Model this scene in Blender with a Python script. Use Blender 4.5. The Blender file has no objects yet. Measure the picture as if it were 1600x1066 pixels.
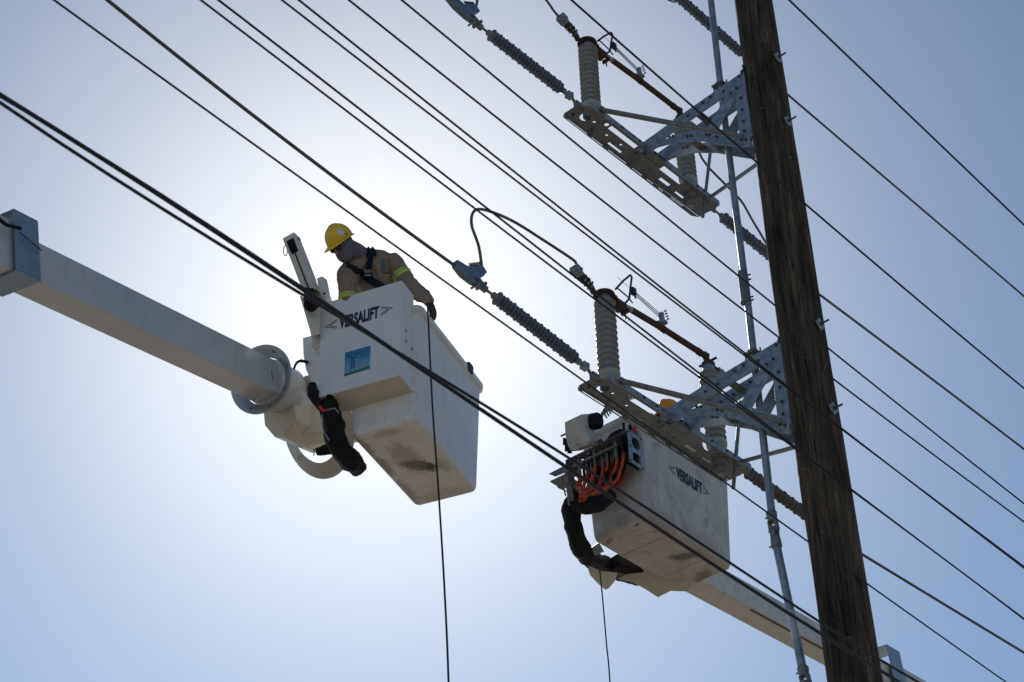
import bpy, math, random
from math import sin, cos, pi, radians, sqrt, atan2
from mathutils import Vector as V, Matrix, noise
from mathutils.geometry import tessellate_polygon
from mathutils.bvhtree import BVHTree
random.seed(7)
scn = bpy.context.scene
COL = scn.collection

# ------------------------------------------------------------------ camera
F = 2800.0                      # focal length in pixels of the 1600 px wide photograph
TH, RO = radians(36.9), radians(1.55)
CAM = V((0, 0, 1.6))
FW = V((0, cos(TH), sin(TH))); U0 = V((0, -sin(TH), cos(TH))); R0 = V((1, 0, 0))
RT = R0*cos(RO) - U0*sin(RO)
UP = R0*sin(RO) + U0*cos(RO)
cam = bpy.data.cameras.new('camera'); co = bpy.data.objects.new('camera', cam); COL.objects.link(co)
M = Matrix((RT, UP, -FW)).transposed().to_4x4(); M.translation = CAM
co.matrix_world = M
cam.sensor_width = 36; cam.lens = F/1600*36
cam.clip_start = 0.1; cam.clip_end = 9000
cam.dof.use_dof = True; cam.dof.focus_distance = 15.2; cam.dof.aperture_fstop = 5.6
scn.camera = co

def ray(x, y): return FW + RT*((x-800)/F) - UP*((y-533)/F)
def P(x, y, D): return CAM + ray(x, y)*D                    # point seen at (x, y), D metres deep
def PL(x, y, p, n):                                         # where that sight line meets a plane
    r = ray(x, y); return CAM + r*((p-CAM).dot(n)/r.dot(n))
ZZ = V((0, 0, 1))
def proj(X):
    q = X-CAM; D = q.dot(FW); return (800+F*q.dot(RT)/D, 533-F*q.dot(UP)/D, D)
def hdir(az): return V((sin(radians(az)), cos(radians(az)), 0))

# ------------------------------------------------------------------ sky, sun, exposure
SUN = ray(590, 500).normalized()
SEL = math.asin(SUN.z); SAZ = atan2(SUN.x, SUN.y)
w = bpy.data.worlds.new('World'); scn.world = w; w.use_nodes = True
nt = w.node_tree; nt.nodes.clear()
sky = nt.nodes.new('ShaderNodeTexSky'); sky.sky_type = 'NISHITA'; sky.sun_disc = False
sky.sun_elevation = SEL; sky.sun_rotation = SAZ; sky.altitude = 50
sky.air_density = 1.0; sky.dust_density = 0.02; sky.ozone_density = 2.2
bg = nt.nodes.new('ShaderNodeBackground'); bg.inputs['Strength'].default_value = 0.091
out = nt.nodes.new('ShaderNodeOutputWorld')
# aureole of the hazy air round the sun (function of the angle to the sun in the sky)
tc = nt.nodes.new('ShaderNodeTexCoord')
dot = nt.nodes.new('ShaderNodeVectorMath'); dot.operation = 'DOT_PRODUCT'; dot.inputs[1].default_value = SUN
nrm = nt.nodes.new('ShaderNodeVectorMath'); nrm.operation = 'NORMALIZE'
nt.links.new(tc.outputs['Generated'], nrm.inputs[0]); nt.links.new(nrm.outputs[0], dot.inputs[0])
ac = nt.nodes.new('ShaderNodeMath'); ac.operation = 'ARCCOSINE'; nt.links.new(dot.outputs['Value'], ac.inputs[0])
def lobe(width, amp, colr):
    d1 = nt.nodes.new('ShaderNodeMath'); d1.operation = 'DIVIDE'; d1.inputs[1].default_value = width
    nt.links.new(ac.outputs[0], d1.inputs[0])
    d2 = nt.nodes.new('ShaderNodeMath'); d2.operation = 'POWER'; d2.inputs[1].default_value = 1.65
    nt.links.new(d1.outputs[0], d2.inputs[0])
    d3 = nt.nodes.new('ShaderNodeMath'); d3.operation = 'MULTIPLY'; d3.inputs[1].default_value = -1.0
    nt.links.new(d2.outputs[0], d3.inputs[0])
    d4 = nt.nodes.new('ShaderNodeMath'); d4.operation = 'EXPONENT'; nt.links.new(d3.outputs[0], d4.inputs[0])
    m = nt.nodes.new('ShaderNodeVectorMath'); m.operation = 'SCALE'; m.inputs[0].default_value = [c*amp for c in colr]
    nt.links.new(d4.outputs[0], m.inputs['Scale'])
    return m
L1 = lobe(radians(5.5), 2.4, (1.0, 0.98, 0.94))
L2 = lobe(radians(12.2), 9.1, (1.0, 0.92, 0.72))
ad = nt.nodes.new('ShaderNodeVectorMath'); ad.operation = 'ADD'
nt.links.new(L1.outputs[0], ad.inputs[0]); nt.links.new(L2.outputs[0], ad.inputs[1])
ad2 = nt.nodes.new('ShaderNodeVectorMath'); ad2.operation = 'ADD'
nt.links.new(sky.outputs[0], ad2.inputs[0]); nt.links.new(ad.outputs[0], ad2.inputs[1])
nt.links.new(ad2.outputs[0], bg.inputs['Color']); nt.links.new(bg.outputs[0], out.inputs['Surface'])
sl = bpy.data.lights.new('sun', 'SUN'); sl.energy = 3.2; sl.angle = radians(0.53); sl.color = (1.0, 0.93, 0.83)
so = bpy.data.objects.new('sun', sl); COL.objects.link(so)
so.rotation_euler = SUN.to_track_quat('Z', 'Y').to_euler(); so.location = (0, 30, 40)
scn.view_settings.view_transform = 'Standard'; scn.view_settings.look = 'None'
scn.view_settings.exposure = 0.0; scn.view_settings.gamma = 1.0; scn.view_settings.use_curve_mapping = False
scn.render.engine = 'CYCLES'
scn.cycles.use_denoising = True
scn.cycles.max_bounces = 6

# ------------------------------------------------------------------ materials
def mat(name, col, col2=None, rough=0.5, metal=0.0, scale=8.0, stretch=(1, 1, 1), bump=0.0, bscale=40,
        dirt=None, dscale=3.0, dlo=0.55, dhi=0.7, spec=0.5, trans=0.0, detail=6, spots=(), streak=None):
    m = bpy.data.materials.new(name); m.use_nodes = True; n = m.node_tree.nodes; l = m.node_tree.links
    b = n['Principled BSDF']; b.inputs['Roughness'].default_value = rough; b.inputs['Metallic'].default_value = metal
    b.inputs['Specular IOR Level'].default_value = spec
    if trans: b.inputs['Transmission Weight'].default_value = trans
    t = n.new('ShaderNodeTexCoord'); mp = n.new('ShaderNodeMapping'); mp.inputs['Scale'].default_value = stretch
    l.new(t.outputs['Object'], mp.inputs['Vector'])
    cur = None
    col2 = col2 or tuple(c*0.82 for c in col)
    ns = n.new('ShaderNodeTexNoise'); ns.inputs['Scale'].default_value = scale; ns.inputs['Detail'].default_value = detail
    ns.inputs['Roughness'].default_value = 0.62
    l.new(mp.outputs[0], ns.inputs['Vector'])
    rp = n.new('ShaderNodeValToRGB'); rp.color_ramp.elements[0].position = 0.32; rp.color_ramp.elements[1].position = 0.68
    rp.color_ramp.elements[0].color = (*col2, 1); rp.color_ramp.elements[1].color = (*col, 1)
    l.new(ns.outputs['Fac'], rp.inputs['Fac']); cur = rp.outputs['Color']
    if dirt:
        n2 = n.new('ShaderNodeTexNoise'); n2.inputs['Scale'].default_value = dscale; n2.inputs['Detail'].default_value = 9
        n2.inputs['Roughness'].default_value = 0.7; n2.inputs['Distortion'].default_value = 0.6
        l.new(mp.outputs[0], n2.inputs['Vector'])
        r2 = n.new('ShaderNodeMapRange'); r2.inputs['From Min'].default_value = dlo; r2.inputs['From Max'].default_value = dhi
        r2.clamp = True; l.new(n2.outputs['Fac'], r2.inputs['Value'])
        mx = n.new('ShaderNodeMix'); mx.data_type = 'RGBA'
        l.new(r2.outputs[0], mx.inputs['Factor']); l.new(cur, mx.inputs['A']); mx.inputs['B'].default_value = (*dirt, 1)
        cur = mx.outputs['Result']
    if streak:                                          # run-off streaks and fine scratches
        for (st_, sc_, lo_, hi_, am_) in (((1, 1, 0.06), 30, 0.56, 0.74, 0.55), ((0.5, 0.5, 1.0), 60, 0.66, 0.70, 0.5)):
            mp2 = n.new('ShaderNodeMapping'); mp2.inputs['Scale'].default_value = st_; l.new(t.outputs['Object'], mp2.inputs['Vector'])
            n3 = n.new('ShaderNodeTexNoise'); n3.inputs['Scale'].default_value = sc_; n3.inputs['Detail'].default_value = 4; n3.inputs['Distortion'].default_value = 0.3 if sc_ < 50 else 2.5
            l.new(mp2.outputs[0], n3.inputs['Vector'])
            r5 = n.new('ShaderNodeMapRange'); r5.inputs['From Min'].default_value = lo_; r5.inputs['From Max'].default_value = hi_; r5.inputs['To Max'].default_value = am_
            l.new(n3.outputs['Fac'], r5.inputs['Value'])
            mx = n.new('ShaderNodeMix'); mx.data_type = 'RGBA'; l.new(r5.outputs[0], mx.inputs['Factor']); l.new(cur, mx.inputs['A']); mx.inputs['B'].default_value = (*streak, 1)
            cur = mx.outputs['Result']
    for (cen, rad, colr, stp, ex_) in spots:
        sb = n.new('ShaderNodeVectorMath'); sb.operation = 'SUBTRACT'; sb.inputs[1].default_value = cen; l.new(t.outputs['Object'], sb.inputs[0])
        sx_ = n.new('ShaderNodeVectorMath'); sx_.operation = 'DOT_PRODUCT'; sx_.inputs[1].default_value = ex_; l.new(sb.outputs[0], sx_.inputs[0])
        pa = n.new('ShaderNodeVectorMath'); pa.operation = 'SCALE'; pa.inputs[0].default_value = ex_; l.new(sx_.outputs['Value'], pa.inputs['Scale'])
        ve = n.new('ShaderNodeVectorMath'); ve.operation = 'SUBTRACT'; l.new(sb.outputs[0], ve.inputs[0]); l.new(pa.outputs[0], ve.inputs[1])
        vs_ = n.new('ShaderNodeVectorMath'); vs_.operation = 'SCALE'; vs_.inputs['Scale'].default_value = 2.2; l.new(ve.outputs[0], vs_.inputs[0])
        av = n.new('ShaderNodeVectorMath'); av.operation = 'ADD'; l.new(vs_.outputs[0], av.inputs[0]); l.new(pa.outputs[0], av.inputs[1])
        le = n.new('ShaderNodeVectorMath'); le.operation = 'LENGTH'; l.new(av.outputs[0], le.inputs[0])
        nz = n.new('ShaderNodeTexNoise'); nz.inputs['Scale'].default_value = 16; nz.inputs['Detail'].default_value = 8; nz.inputs['Roughness'].default_value = 0.75; l.new(t.outputs['Object'], nz.inputs['Vector'])
        m1 = n.new('ShaderNodeMath'); m1.operation = 'MULTIPLY_ADD'; m1.inputs[1].default_value = -1.7*rad; l.new(nz.outputs['Fac'], m1.inputs[0]); l.new(le.outputs['Value'], m1.inputs[2])
        r3 = n.new('ShaderNodeMapRange'); r3.inputs['From Min'].default_value = 0.22*rad; r3.inputs['From Max'].default_value = -0.25*rad; r3.inputs['To Max'].default_value = stp
        l.new(m1.outputs[0], r3.inputs['Value'])
        mx = n.new('ShaderNodeMix'); mx.data_type = 'RGBA'; l.new(r3.outputs[0], mx.inputs['Factor']); l.new(cur, mx.inputs['A']); mx.inputs['B'].default_value = (*colr, 1)
        cur = mx.outputs['Result']
    l.new(cur, b.inputs['Base Color'])
    rr = n.new('ShaderNodeMapRange'); rr.inputs['To Min'].default_value = max(0.04, rough-0.1); rr.inputs['To Max'].default_value = min(1, rough+0.12)
    l.new(ns.outputs['Fac'], rr.inputs['Value']); l.new(rr.outputs[0], b.inputs['Roughness'])
    if bump:
        nb = n.new('ShaderNodeTexNoise'); nb.inputs['Scale'].default_value = bscale; nb.inputs['Detail'].default_value = 5
        l.new(mp.outputs[0], nb.inputs['Vector'])
        bp = n.new('ShaderNodeBump'); bp.inputs['Strength'].default_value = bump; bp.inputs['Distance'].default_value = 0.01
        l.new(nb.outputs['Fac'], bp.inputs['Height']); l.new(bp.outputs[0], b.inputs['Normal'])
    return m
GALV = mat('galvanized_steel', (0.42, 0.47, 0.51), (0.18, 0.225, 0.26), 0.46, 0.5, 19, bump=0.15, bscale=70, dirt=(0.13, 0.13, 0.12), dscale=9, dlo=0.58, dhi=0.75)
GALV_D = mat('weathered_steel', (0.27, 0.285, 0.29), (0.15, 0.16, 0.165), 0.55, 0.4, 22, bump=0.2, dirt=(0.11, 0.085, 0.065), dscale=8, dlo=0.6, dhi=0.78)
BOLT = mat('dark_bolt_steel', (0.10, 0.11, 0.12), None, 0.5, 0.5, 30)
ALU = mat('cast_aluminium', (0.24, 0.31, 0.38), (0.14, 0.19, 0.25), 0.42, 0.6, 20, bump=0.1)
RUST = mat('rusty_steel', (0.105, 0.048, 0.030), (0.05, 0.027, 0.020), 0.75, 0.1, 24, bump=0.3, dirt=(0.05, 0.035, 0.03), dscale=14)
COPPER = mat('tarnished_copper', (0.09, 0.065, 0.05), (0.04, 0.032, 0.03), 0.65, 0.35, 30, bump=0.2, dirt=(0.2, 0.2, 0.19), dscale=16, dlo=0.6)
PORC = mat('grey_glazed_porcelain', (0.29, 0.305, 0.31), (0.23, 0.245, 0.25), 0.22, 0, 12, dirt=(0.2, 0.19, 0.17), dscale=10, dlo=0.62, dhi=0.8)
PORCB = mat('pale_porcelain_base', (0.42, 0.42, 0.37), (0.36, 0.36, 0.31), 0.3, 0, 12)
POLY = mat('grey_polymer_sheds', (0.15, 0.175, 0.21), (0.10, 0.12, 0.15), 0.28, 0, 14)
POLYB = mat('grey_brown_polymer_sheds', (0.15, 0.135, 0.13), (0.10, 0.092, 0.09), 0.55, 0, 14)
WIRE = mat('aluminium_conductor', (0.16, 0.155, 0.15), (0.09, 0.09, 0.09), 0.6, 0.4, 60)
BLACKW = mat('black_cable_jacket', (0.012, 0.013, 0.016), None, 0.55, 0, 20)
WHITE = mat('white_fibreglass', (0.80, 0.80, 0.78), (0.72, 0.72, 0.70), 0.30, 0, 5, bump=0.02, dirt=(0.55, 0.53, 0.48), dscale=2.3, dlo=0.60, dhi=0.85)
WHITE_D = mat('grimy_white_fibreglass', (0.66, 0.64, 0.60), (0.50, 0.48, 0.44), 0.42, 0, 7, bump=0.06, dirt=(0.24, 0.22, 0.19), dscale=4.5, dlo=0.56, dhi=0.78)
PAINT = mat('white_boom_paint', (0.60, 0.62, 0.64), (0.50, 0.53, 0.56), 0.18, 0, 1.6, dirt=(0.36, 0.34, 0.30), dscale=2.5, dlo=0.6, dhi=0.85, streak=(0.40, 0.39, 0.36))
CREAM = mat('cream_painted_steel', (0.66, 0.63, 0.54), (0.56, 0.53, 0.45), 0.35, 0, 8, dirt=(0.25, 0.22, 0.18), dscale=5, dlo=0.6, dhi=0.75)
BLACK = mat('black_sleeve', (0.007, 0.007, 0.008), (0.013, 0.013, 0.015), 0.7, 0, 20, bump=0.9, bscale=22, spec=0.25)
ORANGE = mat('orange_hose', (0.72, 0.10, 0.03), (0.40, 0.055, 0.025), 0.45, 0, 16)
YELLOW = mat('yellow_hard_hat_plastic', (0.88, 0.58, 0.02), (0.78, 0.49, 0.02), 0.24, 0, 8, dirt=(0.50, 0.34, 0.05), dscale=14, dlo=0.62, dhi=0.8)
ORHAT = mat('orange_hard_hat_plastic', (0.85, 0.30, 0.015), None, 0.3)
SEAM = mat('darker_tan_seam', (0.17, 0.125, 0.095), None, 0.95, spec=0.1)  # shirt colour made darker for seam, flap and placket lines
SHIRT = mat('tan_work_shirt', (0.30, 0.24, 0.19), (0.23, 0.18, 0.14), 0.9, 0, 9, bump=1.0, bscale=24, spec=0.15)
MASKM = mat('grey_balaclava', (0.19, 0.175, 0.215), (0.14, 0.13, 0.16), 0.95, 0, 14, bump=0.4, bscale=90, spec=0.1)
SKIN = mat('skin', (0.42, 0.24, 0.17), None, 0.5)
NAVY = mat('dark_navy_webbing', (0.012, 0.022, 0.035), None, 0.8, 0, 30, bump=0.4, bscale=120, spec=0.2)
GLOVE = mat('dark_leather_glove', (0.03, 0.03, 0.04), None, 0.7, 0, 30, bump=0.5, bscale=90)
PANTS = mat('dark_blue_trousers', (0.03, 0.04, 0.07), None, 0.9)
HIVIS = mat('hi_vis_yellow_tape', (0.62, 0.85, 0.03), None, 0.6)
SILVER = mat('silver_reflective_tape', (0.45, 0.46, 0.46), None, 0.4, 0.3)
LENS = mat('dark_glasses_lens', (0.01, 0.01, 0.02), None, 0.05, 0.0)
INK = mat('dark_blue_print', (0.010, 0.016, 0.045), None, 0.5)
INKG = mat('grey_print', (0.10, 0.11, 0.13), None, 0.5)
STK = mat('white_sticker', (0.70, 0.70, 0.72), (0.62, 0.60, 0.66), 0.4, 0, 60)
TEAL = mat('teal_badge', (0.02, 0.22, 0.25), None, 0.6)
GREENP = mat('green_print', (0.01, 0.18, 0.10), None, 0.5)
CREAMP = mat('cream_print', (0.45, 0.36, 0.26), (0.30, 0.30, 0.26), 0.5, 0, 60)
SKYP = mat('sky_blue_print', (0.05, 0.30, 0.55), None, 0.45)
REDP = mat('red_plastic', (0.55, 0.03, 0.02), None, 0.4)
BLUEP = mat('dark_blue_plastic', (0.02, 0.03, 0.08), None, 0.4)
GREENR = mat('green_rope', (0.03, 0.16, 0.07), (0.3, 0.3, 0.3), 0.8, 0, 90)
ROPE = mat('brown_rope', (0.055, 0.032, 0.028), (0.03, 0.02, 0.018), 0.85, 0, 60)
SCUFF = mat('black_scuff', (0.02, 0.02, 0.02), (0.12, 0.11, 0.10), 0.8, 0, 40)

# the sky print fades from blue to pale inside the sticker: that is the print itself
n_ = SKYP.node_tree.nodes

# wood: long grain along z
WOOD = bpy.data.materials.new('weathered_pole_wood'); WOOD.use_nodes = True
def wood():
    n = WOOD.node_tree.nodes; l = WOOD.node_tree.links; b = n['Principled BSDF']; b.inputs['Roughness'].default_value = 0.88
    b.inputs['Specular IOR Level'].default_value = 0.25
    t = n.new('ShaderNodeTexCoord')
    def nz(st, sc, det, dist=0.0):
        mp = n.new('ShaderNodeMapping'); mp.inputs['Scale'].default_value = st; l.new(t.outputs['Object'], mp.inputs['Vector'])
        x = n.new('ShaderNodeTexNoise'); x.inputs['Scale'].default_value = sc; x.inputs['Detail'].default_value = det
        x.inputs['Roughness'].default_value = 0.65; x.inputs['Distortion'].default_value = dist; l.new(mp.outputs[0], x.inputs['Vector'])
        return x
    a = nz((1, 1, 0.05), 42, 7, 0.25); c = nz((1, 1, 0.16), 7, 6, 0.6); e = nz((1, 1, 0.018), 110, 4); f = nz((1, 1, 1), 3, 6, 1.0)
    r1 = n.new('ShaderNodeValToRGB'); E_ = r1.color_ramp.elements
    E_[0].position = 0.3; E_[0].color = (0.026, 0.022, 0.018, 1); E_[1].position = 0.72; E_[1].color = (0.19, 0.15, 0.115, 1)
    l.new(a.outputs['Fac'], r1.inputs['Fac'])
    r2 = n.new('ShaderNodeValToRGB'); E_ = r2.color_ramp.elements
    E_[0].position = 0.36; E_[0].color = (0.30, 0.31, 0.33, 1); E_[1].position = 0.66; E_[1].color = (1.25, 1.15, 1.0, 1)
    l.new(c.outputs['Fac'], r2.inputs['Fac'])
    m1 = n.new('ShaderNodeMix'); m1.data_type = 'RGBA'; m1.blend_type = 'MULTIPLY'; m1.inputs['Factor'].default_value = 1
    l.new(r1.outputs[0], m1.inputs['A']); l.new(r2.outputs[0], m1.inputs['B'])
    r3 = n.new('ShaderNodeMapRange'); r3.inputs['From Min'].default_value = 0.36; r3.inputs['From Max'].default_value = 0.42
    l.new(e.outputs['Fac'], r3.inputs['Value'])
    m2 = n.new('ShaderNodeMix'); m2.data_type = 'RGBA'; m2.inputs['A'].default_value = (0.009, 0.007, 0.006, 1)
    l.new(r3.outputs[0], m2.inputs['Factor']); l.new(m1.outputs['Result'], m2.inputs['B'])
    r4 = n.new('ShaderNodeMapRange'); r4.inputs['From Min'].default_value = 0.55; r4.inputs['From Max'].default_value = 0.72
    l.new(f.outputs['Fac'], r4.inputs['Value'])
    m3 = n.new('ShaderNodeMix'); m3.data_type = 'RGBA'; m3.inputs['B'].default_value = (0.075, 0.070, 0.040, 1)
    sc = n.new('ShaderNodeMath'); sc.operation = 'MULTIPLY'; sc.inputs[1].default_value = 0.55; l.new(r4.outputs[0], sc.inputs[0])
    l.new(sc.outputs[0], m3.inputs['Factor']); l.new(m2.outputs['Result'], m3.inputs['A'])
    l.new(m3.outputs['Result'], b.inputs['Base Color'])
    bp = n.new('ShaderNodeBump'); bp.inputs['Strength'].default_value = 0.9; bp.inputs['Distance'].default_value = 0.012
    l.new(a.outputs['Fac'], bp.inputs['Height'])
    bp2 = n.new('ShaderNodeBump'); bp2.inputs['Strength'].default_value = 0.8; bp2.inputs['Distance'].default_value = 0.015
    l.new(r3.outputs[0], bp2.inputs['Height']); l.new(bp.outputs[0], bp2.inputs['Normal'])
    l.new(bp2.outputs[0], b.inputs['Normal'])
wood()

KNOT = mat('dark_knot_wood', (0.05, 0.035, 0.025), (0.02, 0.015, 0.012), 0.9, 0, 40, bump=0.4)
# ------------------------------------------------------------------ mesh helpers
def frame(ax, hint=ZZ):
    a = ax.normalized()
    s = a.cross(hint)
    if s.length < 1e-4: s = a.cross(V((1, 0, 0)))
    s.normalize(); return a, s, s.cross(a)
class MB:
    def __init__(s): s.v = []; s.f = []; s.sm = []; s.mi = []; s.cur = 0; s.mk = []
    def mark(s): s.mk.append((len(s.v), len(s.f))); return s
    def build_many(s, name, m, parent=None, bevel=None, seg=1):      # one object per piece
        cuts = [(0, 0)] + [k for k in s.mk if k[0]] ; cuts.append((len(s.v), len(s.f))); out_ = []
        for (v0, f0), (v1_, f1) in zip(cuts, cuts[1:]):
            if v1_ <= v0: continue
            q = MB(); q.v = s.v[v0:v1_]; q.f = [[i-v0 for i in f] for f in s.f[f0:f1]]; q.sm = s.sm[f0:f1]; q.mi = s.mi[f0:f1]
            out_.append(q.build(name, m, parent, bevel, seg))
        return out_
    def add(s, vs, fs, smooth=False):
        o = len(s.v); s.v += [tuple(x) for x in vs]
        for f in fs: s.f.append([i+o for i in f]); s.sm.append(smooth); s.mi.append(s.cur)
        return s
    def box(s, c, ex, ey, ez):                   # half-extent vectors
        vs = [c + ex*i + ey*j + ez*k for i in (-1, 1) for j in (-1, 1) for k in (-1, 1)]
        fs = [(0, 1, 3, 2), (4, 6, 7, 5), (0, 4, 5, 1), (2, 3, 7, 6), (0, 2, 6, 4), (1, 5, 7, 3)]
        if ex.cross(ey).dot(ez) < 0: fs = [f[::-1] for f in fs]
        return s.add(vs, fs)
    def beam(s, a, b, wd, ht, hint=ZZ):
        x, y, z = frame(b-a, hint)
        return s.box((a+b)/2, (b-a)/2, y*(wd/2), z*(ht/2))
    def tube(s, pts, r, n=8, cap=True, hint=None, flat=1.0):
        pts = [V(p) for p in pts]; m = len(pts)
        rs = r if isinstance(r, (list, tuple)) else [r]*m
        t0 = (pts[1]-pts[0]).normalized()
        a, u, w_ = frame(t0, hint or ZZ)
        vs = []; prev = t0
        for i in range(m):
            t = ((pts[min(i+1, m-1)]-pts[max(i-1, 0)])).normalized()
            q = prev.rotation_difference(t); u = q @ u; prev = t
            w_ = t.cross(u)
            for k in range(n):
                an = 2*pi*k/n; vs.append(pts[i] + (u*cos(an) + w_*sin(an)*flat)*rs[i])
        fs = [(i*n+k, i*n+(k+1) % n, (i+1)*n+(k+1) % n, (i+1)*n+k) for i in range(m-1) for k in range(n)]
        s.add(vs, fs, True)
        if cap:
            s.add(vs[:n], [tuple(range(n))[::-1]]); s.add(vs[-n:], [tuple(range(n))])
        return s
    def lathe(s, base, axis, prof, n=24, cap=True, ex=None, sx=1.0, sy=1.0):
        a, u, w_ = frame(axis)
        if ex is not None:
            u = (ex - a*ex.dot(a)).normalized(); w_ = a.cross(u)
        vs = []
        for r, h in prof:
            for k in range(n):
                an = 2*pi*k/n; vs.append(base + a*h + u*(cos(an)*r*sx) + w_*(sin(an)*r*sy))
        m = len(prof)
        fs = [(i*n+k, i*n+(k+1) % n, (i+1)*n+(k+1) % n, (i+1)*n+k) for i in range(m-1) for k in range(n)]
        s.add(vs, fs, True)
        if cap:
            s.add(vs[:n], [tuple(range(n))[::-1]]); s.add(vs[-n:], [tuple(range(n))])
        return s
    def plate(s, polys, nrm, th):                # first polygon is the outline, the rest are holes; extruded by nrm*th
        nrm = nrm.normalized()
        polys = [[V(p) for p in q] for q in polys]
        flat = [p for q in polys for p in q]; n = len(flat)
        tri = tessellate_polygon(polys)
        vs = flat + [p + nrm*th for p in flat]
        fs = []
        for t in tri:
            a, b, c = (flat[i] for i in t)
            if (b-a).cross(c-a).dot(nrm) > 0: t = t[::-1]
            fs.append(tuple(t)); fs.append(tuple(i+n for i in t[::-1]))
        o = 0
        for q in polys:
            for i in range(len(q)):
                j = (i+1) % len(q); fs.append((o+i, o+j, o+j+n, o+i+n))
            o += len(q)
        return s.add(vs, fs)
    def hexbolt(s, c, ax, r=0.016, h=0.014): return s.lathe(c, ax, [(r, 0), (r, h)], 6)
    def build(s, name, m, parent=None, bevel=None, seg=2, recalc=True):
        me = bpy.data.meshes.new(name); me.from_pydata(s.v, [], s.f)
        me.polygons.foreach_set('use_smooth', s.sm)
        for x in (m if isinstance(m, (list, tuple)) else [m]): me.materials.append(x)
        me.polygons.foreach_set('material_index', s.mi); me.update()
        if recalc:
            import bmesh
            bm = bmesh.new(); bm.from_mesh(me)
            bmesh.ops.recalc_face_normals(bm, faces=bm.faces)
            bm.to_mesh(me); bm.free()
        o = bpy.data.objects.new(name, me); COL.objects.link(o)
        if bevel:
            b = o.modifiers.new('bevel', 'BEVEL'); b.width = bevel; b.segments = seg; b.limit_method = 'ANGLE'; b.angle_limit = radians(40)
            b.harden_normals = False
        if parent: adopt(o, parent)
        return o
WM = {}
def adopt(o, parent):
    o.parent = parent
    o.matrix_parent_inverse = WM.get(parent.name, Matrix.Identity(4)).inverted() if parent.type == 'EMPTY' else Matrix.Identity(4)
def thing(name, label, cat, loc, group=None):
    o = bpy.data.objects.new(name, None); COL.objects.link(o); o.location = loc; o.empty_display_size = 0.1
    WM[o.name] = Matrix.Translation(loc)
    return tag(o, label, cat, group)
def tag(o, label, cat, group=None, kind=None):
    o['label'] = label; o['category'] = cat
    if group: o['group'] = group
    if kind: o['kind'] = kind
    return o
def dup(root, dz, label, group=None):
    kids = {}
    for o in ALLOBJ():
        if o.parent: kids.setdefault(o.parent.name, []).append(o)
    def cp(o, par):
        c = o.copy(); COL.objects.link(c)
        if par: c.parent = par; c.matrix_parent_inverse = o.matrix_parent_inverse.copy()
        for k in kids.get(o.name, []): cp(k, c)
        return c
    r = cp(root, None); r.location = root.location + V((0, 0, dz))
    r['label'] = label
    if group: r['group'] = group
    return r
def ALLOBJ(): return list(COL.objects)
def smoothpath(pts, k=6):
    pts = [V(p) for p in pts]; o = []
    n = len(pts)
    for i in range(n-1):
        p0, p1, p2, p3 = pts[max(i-1, 0)], pts[i], pts[i+1], pts[min(i+2, n-1)]
        for j in range(k):
            t = j/k
            o.append(0.5*((2*p1) + (p2-p0)*t + (2*p0-5*p1+4*p2-p3)*t*t + (3*p1-p0-3*p2+p3)*t**3))
    o.append(pts[-1]); return o

# ------------------------------------------------------------------ setting
g = MB(); S_ = 4000
g.add([(-S_, -S_, 0), (S_, -S_, 0), (S_, S_, 0), (-S_, S_, 0)], [(0, 1, 2, 3)])
GROUND = mat('dry_sandy_ground', (0.27, 0.225, 0.17), (0.20, 0.165, 0.125), 0.95, 0, 0.5)
tag(g.build('ground', GROUND), 'dry sandy ground below the utility line', 'ground', kind='structure')

# ------------------------------------------------------------------ the pole
AZ = 42; d = hdir(AZ); p = V((-cos(radians(AZ)), sin(radians(AZ)), 0))
A = P(1256, 533, 13.6)
pole = thing('utility_pole', 'tall dark weathered wooden utility pole carrying the switch brackets', 'utility pole', V((A.x, A.y, 0)))
def pole_mesh():
    m = MB(); n = 56; zs = [0 + i*0.06 for i in range(int(16.4/0.06))]
    vs = []
    for z in zs:
        r = 0.173 + (A.z-z)*0.0022
        cx = 0.012*sin(z*1.1)*0.6; cy = 0.01*cos(z*0.9)
        for k in range(n):
            an = 2*pi*k/n; q = V((cos(an), sin(an), 0))
            e = noise.noise(V((cos(an)*5, sin(an)*5, z*0.25)))*0.010 + noise.noise(V((cos(an)*14, sin(an)*14, z*0.5+5)))*0.006 + noise.noise(V((cos(an)*3, sin(an)*3, z*1.3)))*0.004
            c = noise.noise(V((an*9, 3.1, z*0.16)));
            if c > 0.36: e -= (c-0.36)*0.09
            vs.append(V((A.x+cx, A.y+cy, z)) + q*(r+e))
    fs = [(i*n+k, i*n+(k+1) % n, (i+1)*n+(k+1) % n, (i+1)*n+k) for i in range(len(zs)-1) for k in range(n)]
    m.add(vs, fs, True); m.add(vs[-n:], [tuple(range(n))]); return m
pole_mesh().build('shaft', WOOD, pole, recalc=False)
kr = random.Random(9)
for k in range(9):                                      # knots and old staples on the pole
    an = radians(200+kr.uniform(0, 150)); z = A.z + kr.uniform(-3.2, 3.6); q = V((cos(an), sin(an), 0)); r = 0.168 + (A.z-z)*0.0022; t_ = q.cross(ZZ)
    m = MB(); m.lathe(V((A.x, A.y, z))+q*(r-0.01), q, [(0.030, 0), (0.026, 0.016), (0.014, 0.018), (0.004, 0.012)], 12, sx=1.0, sy=0.7)
    m.build('knot', KNOT, pole, recalc=False)
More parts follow.
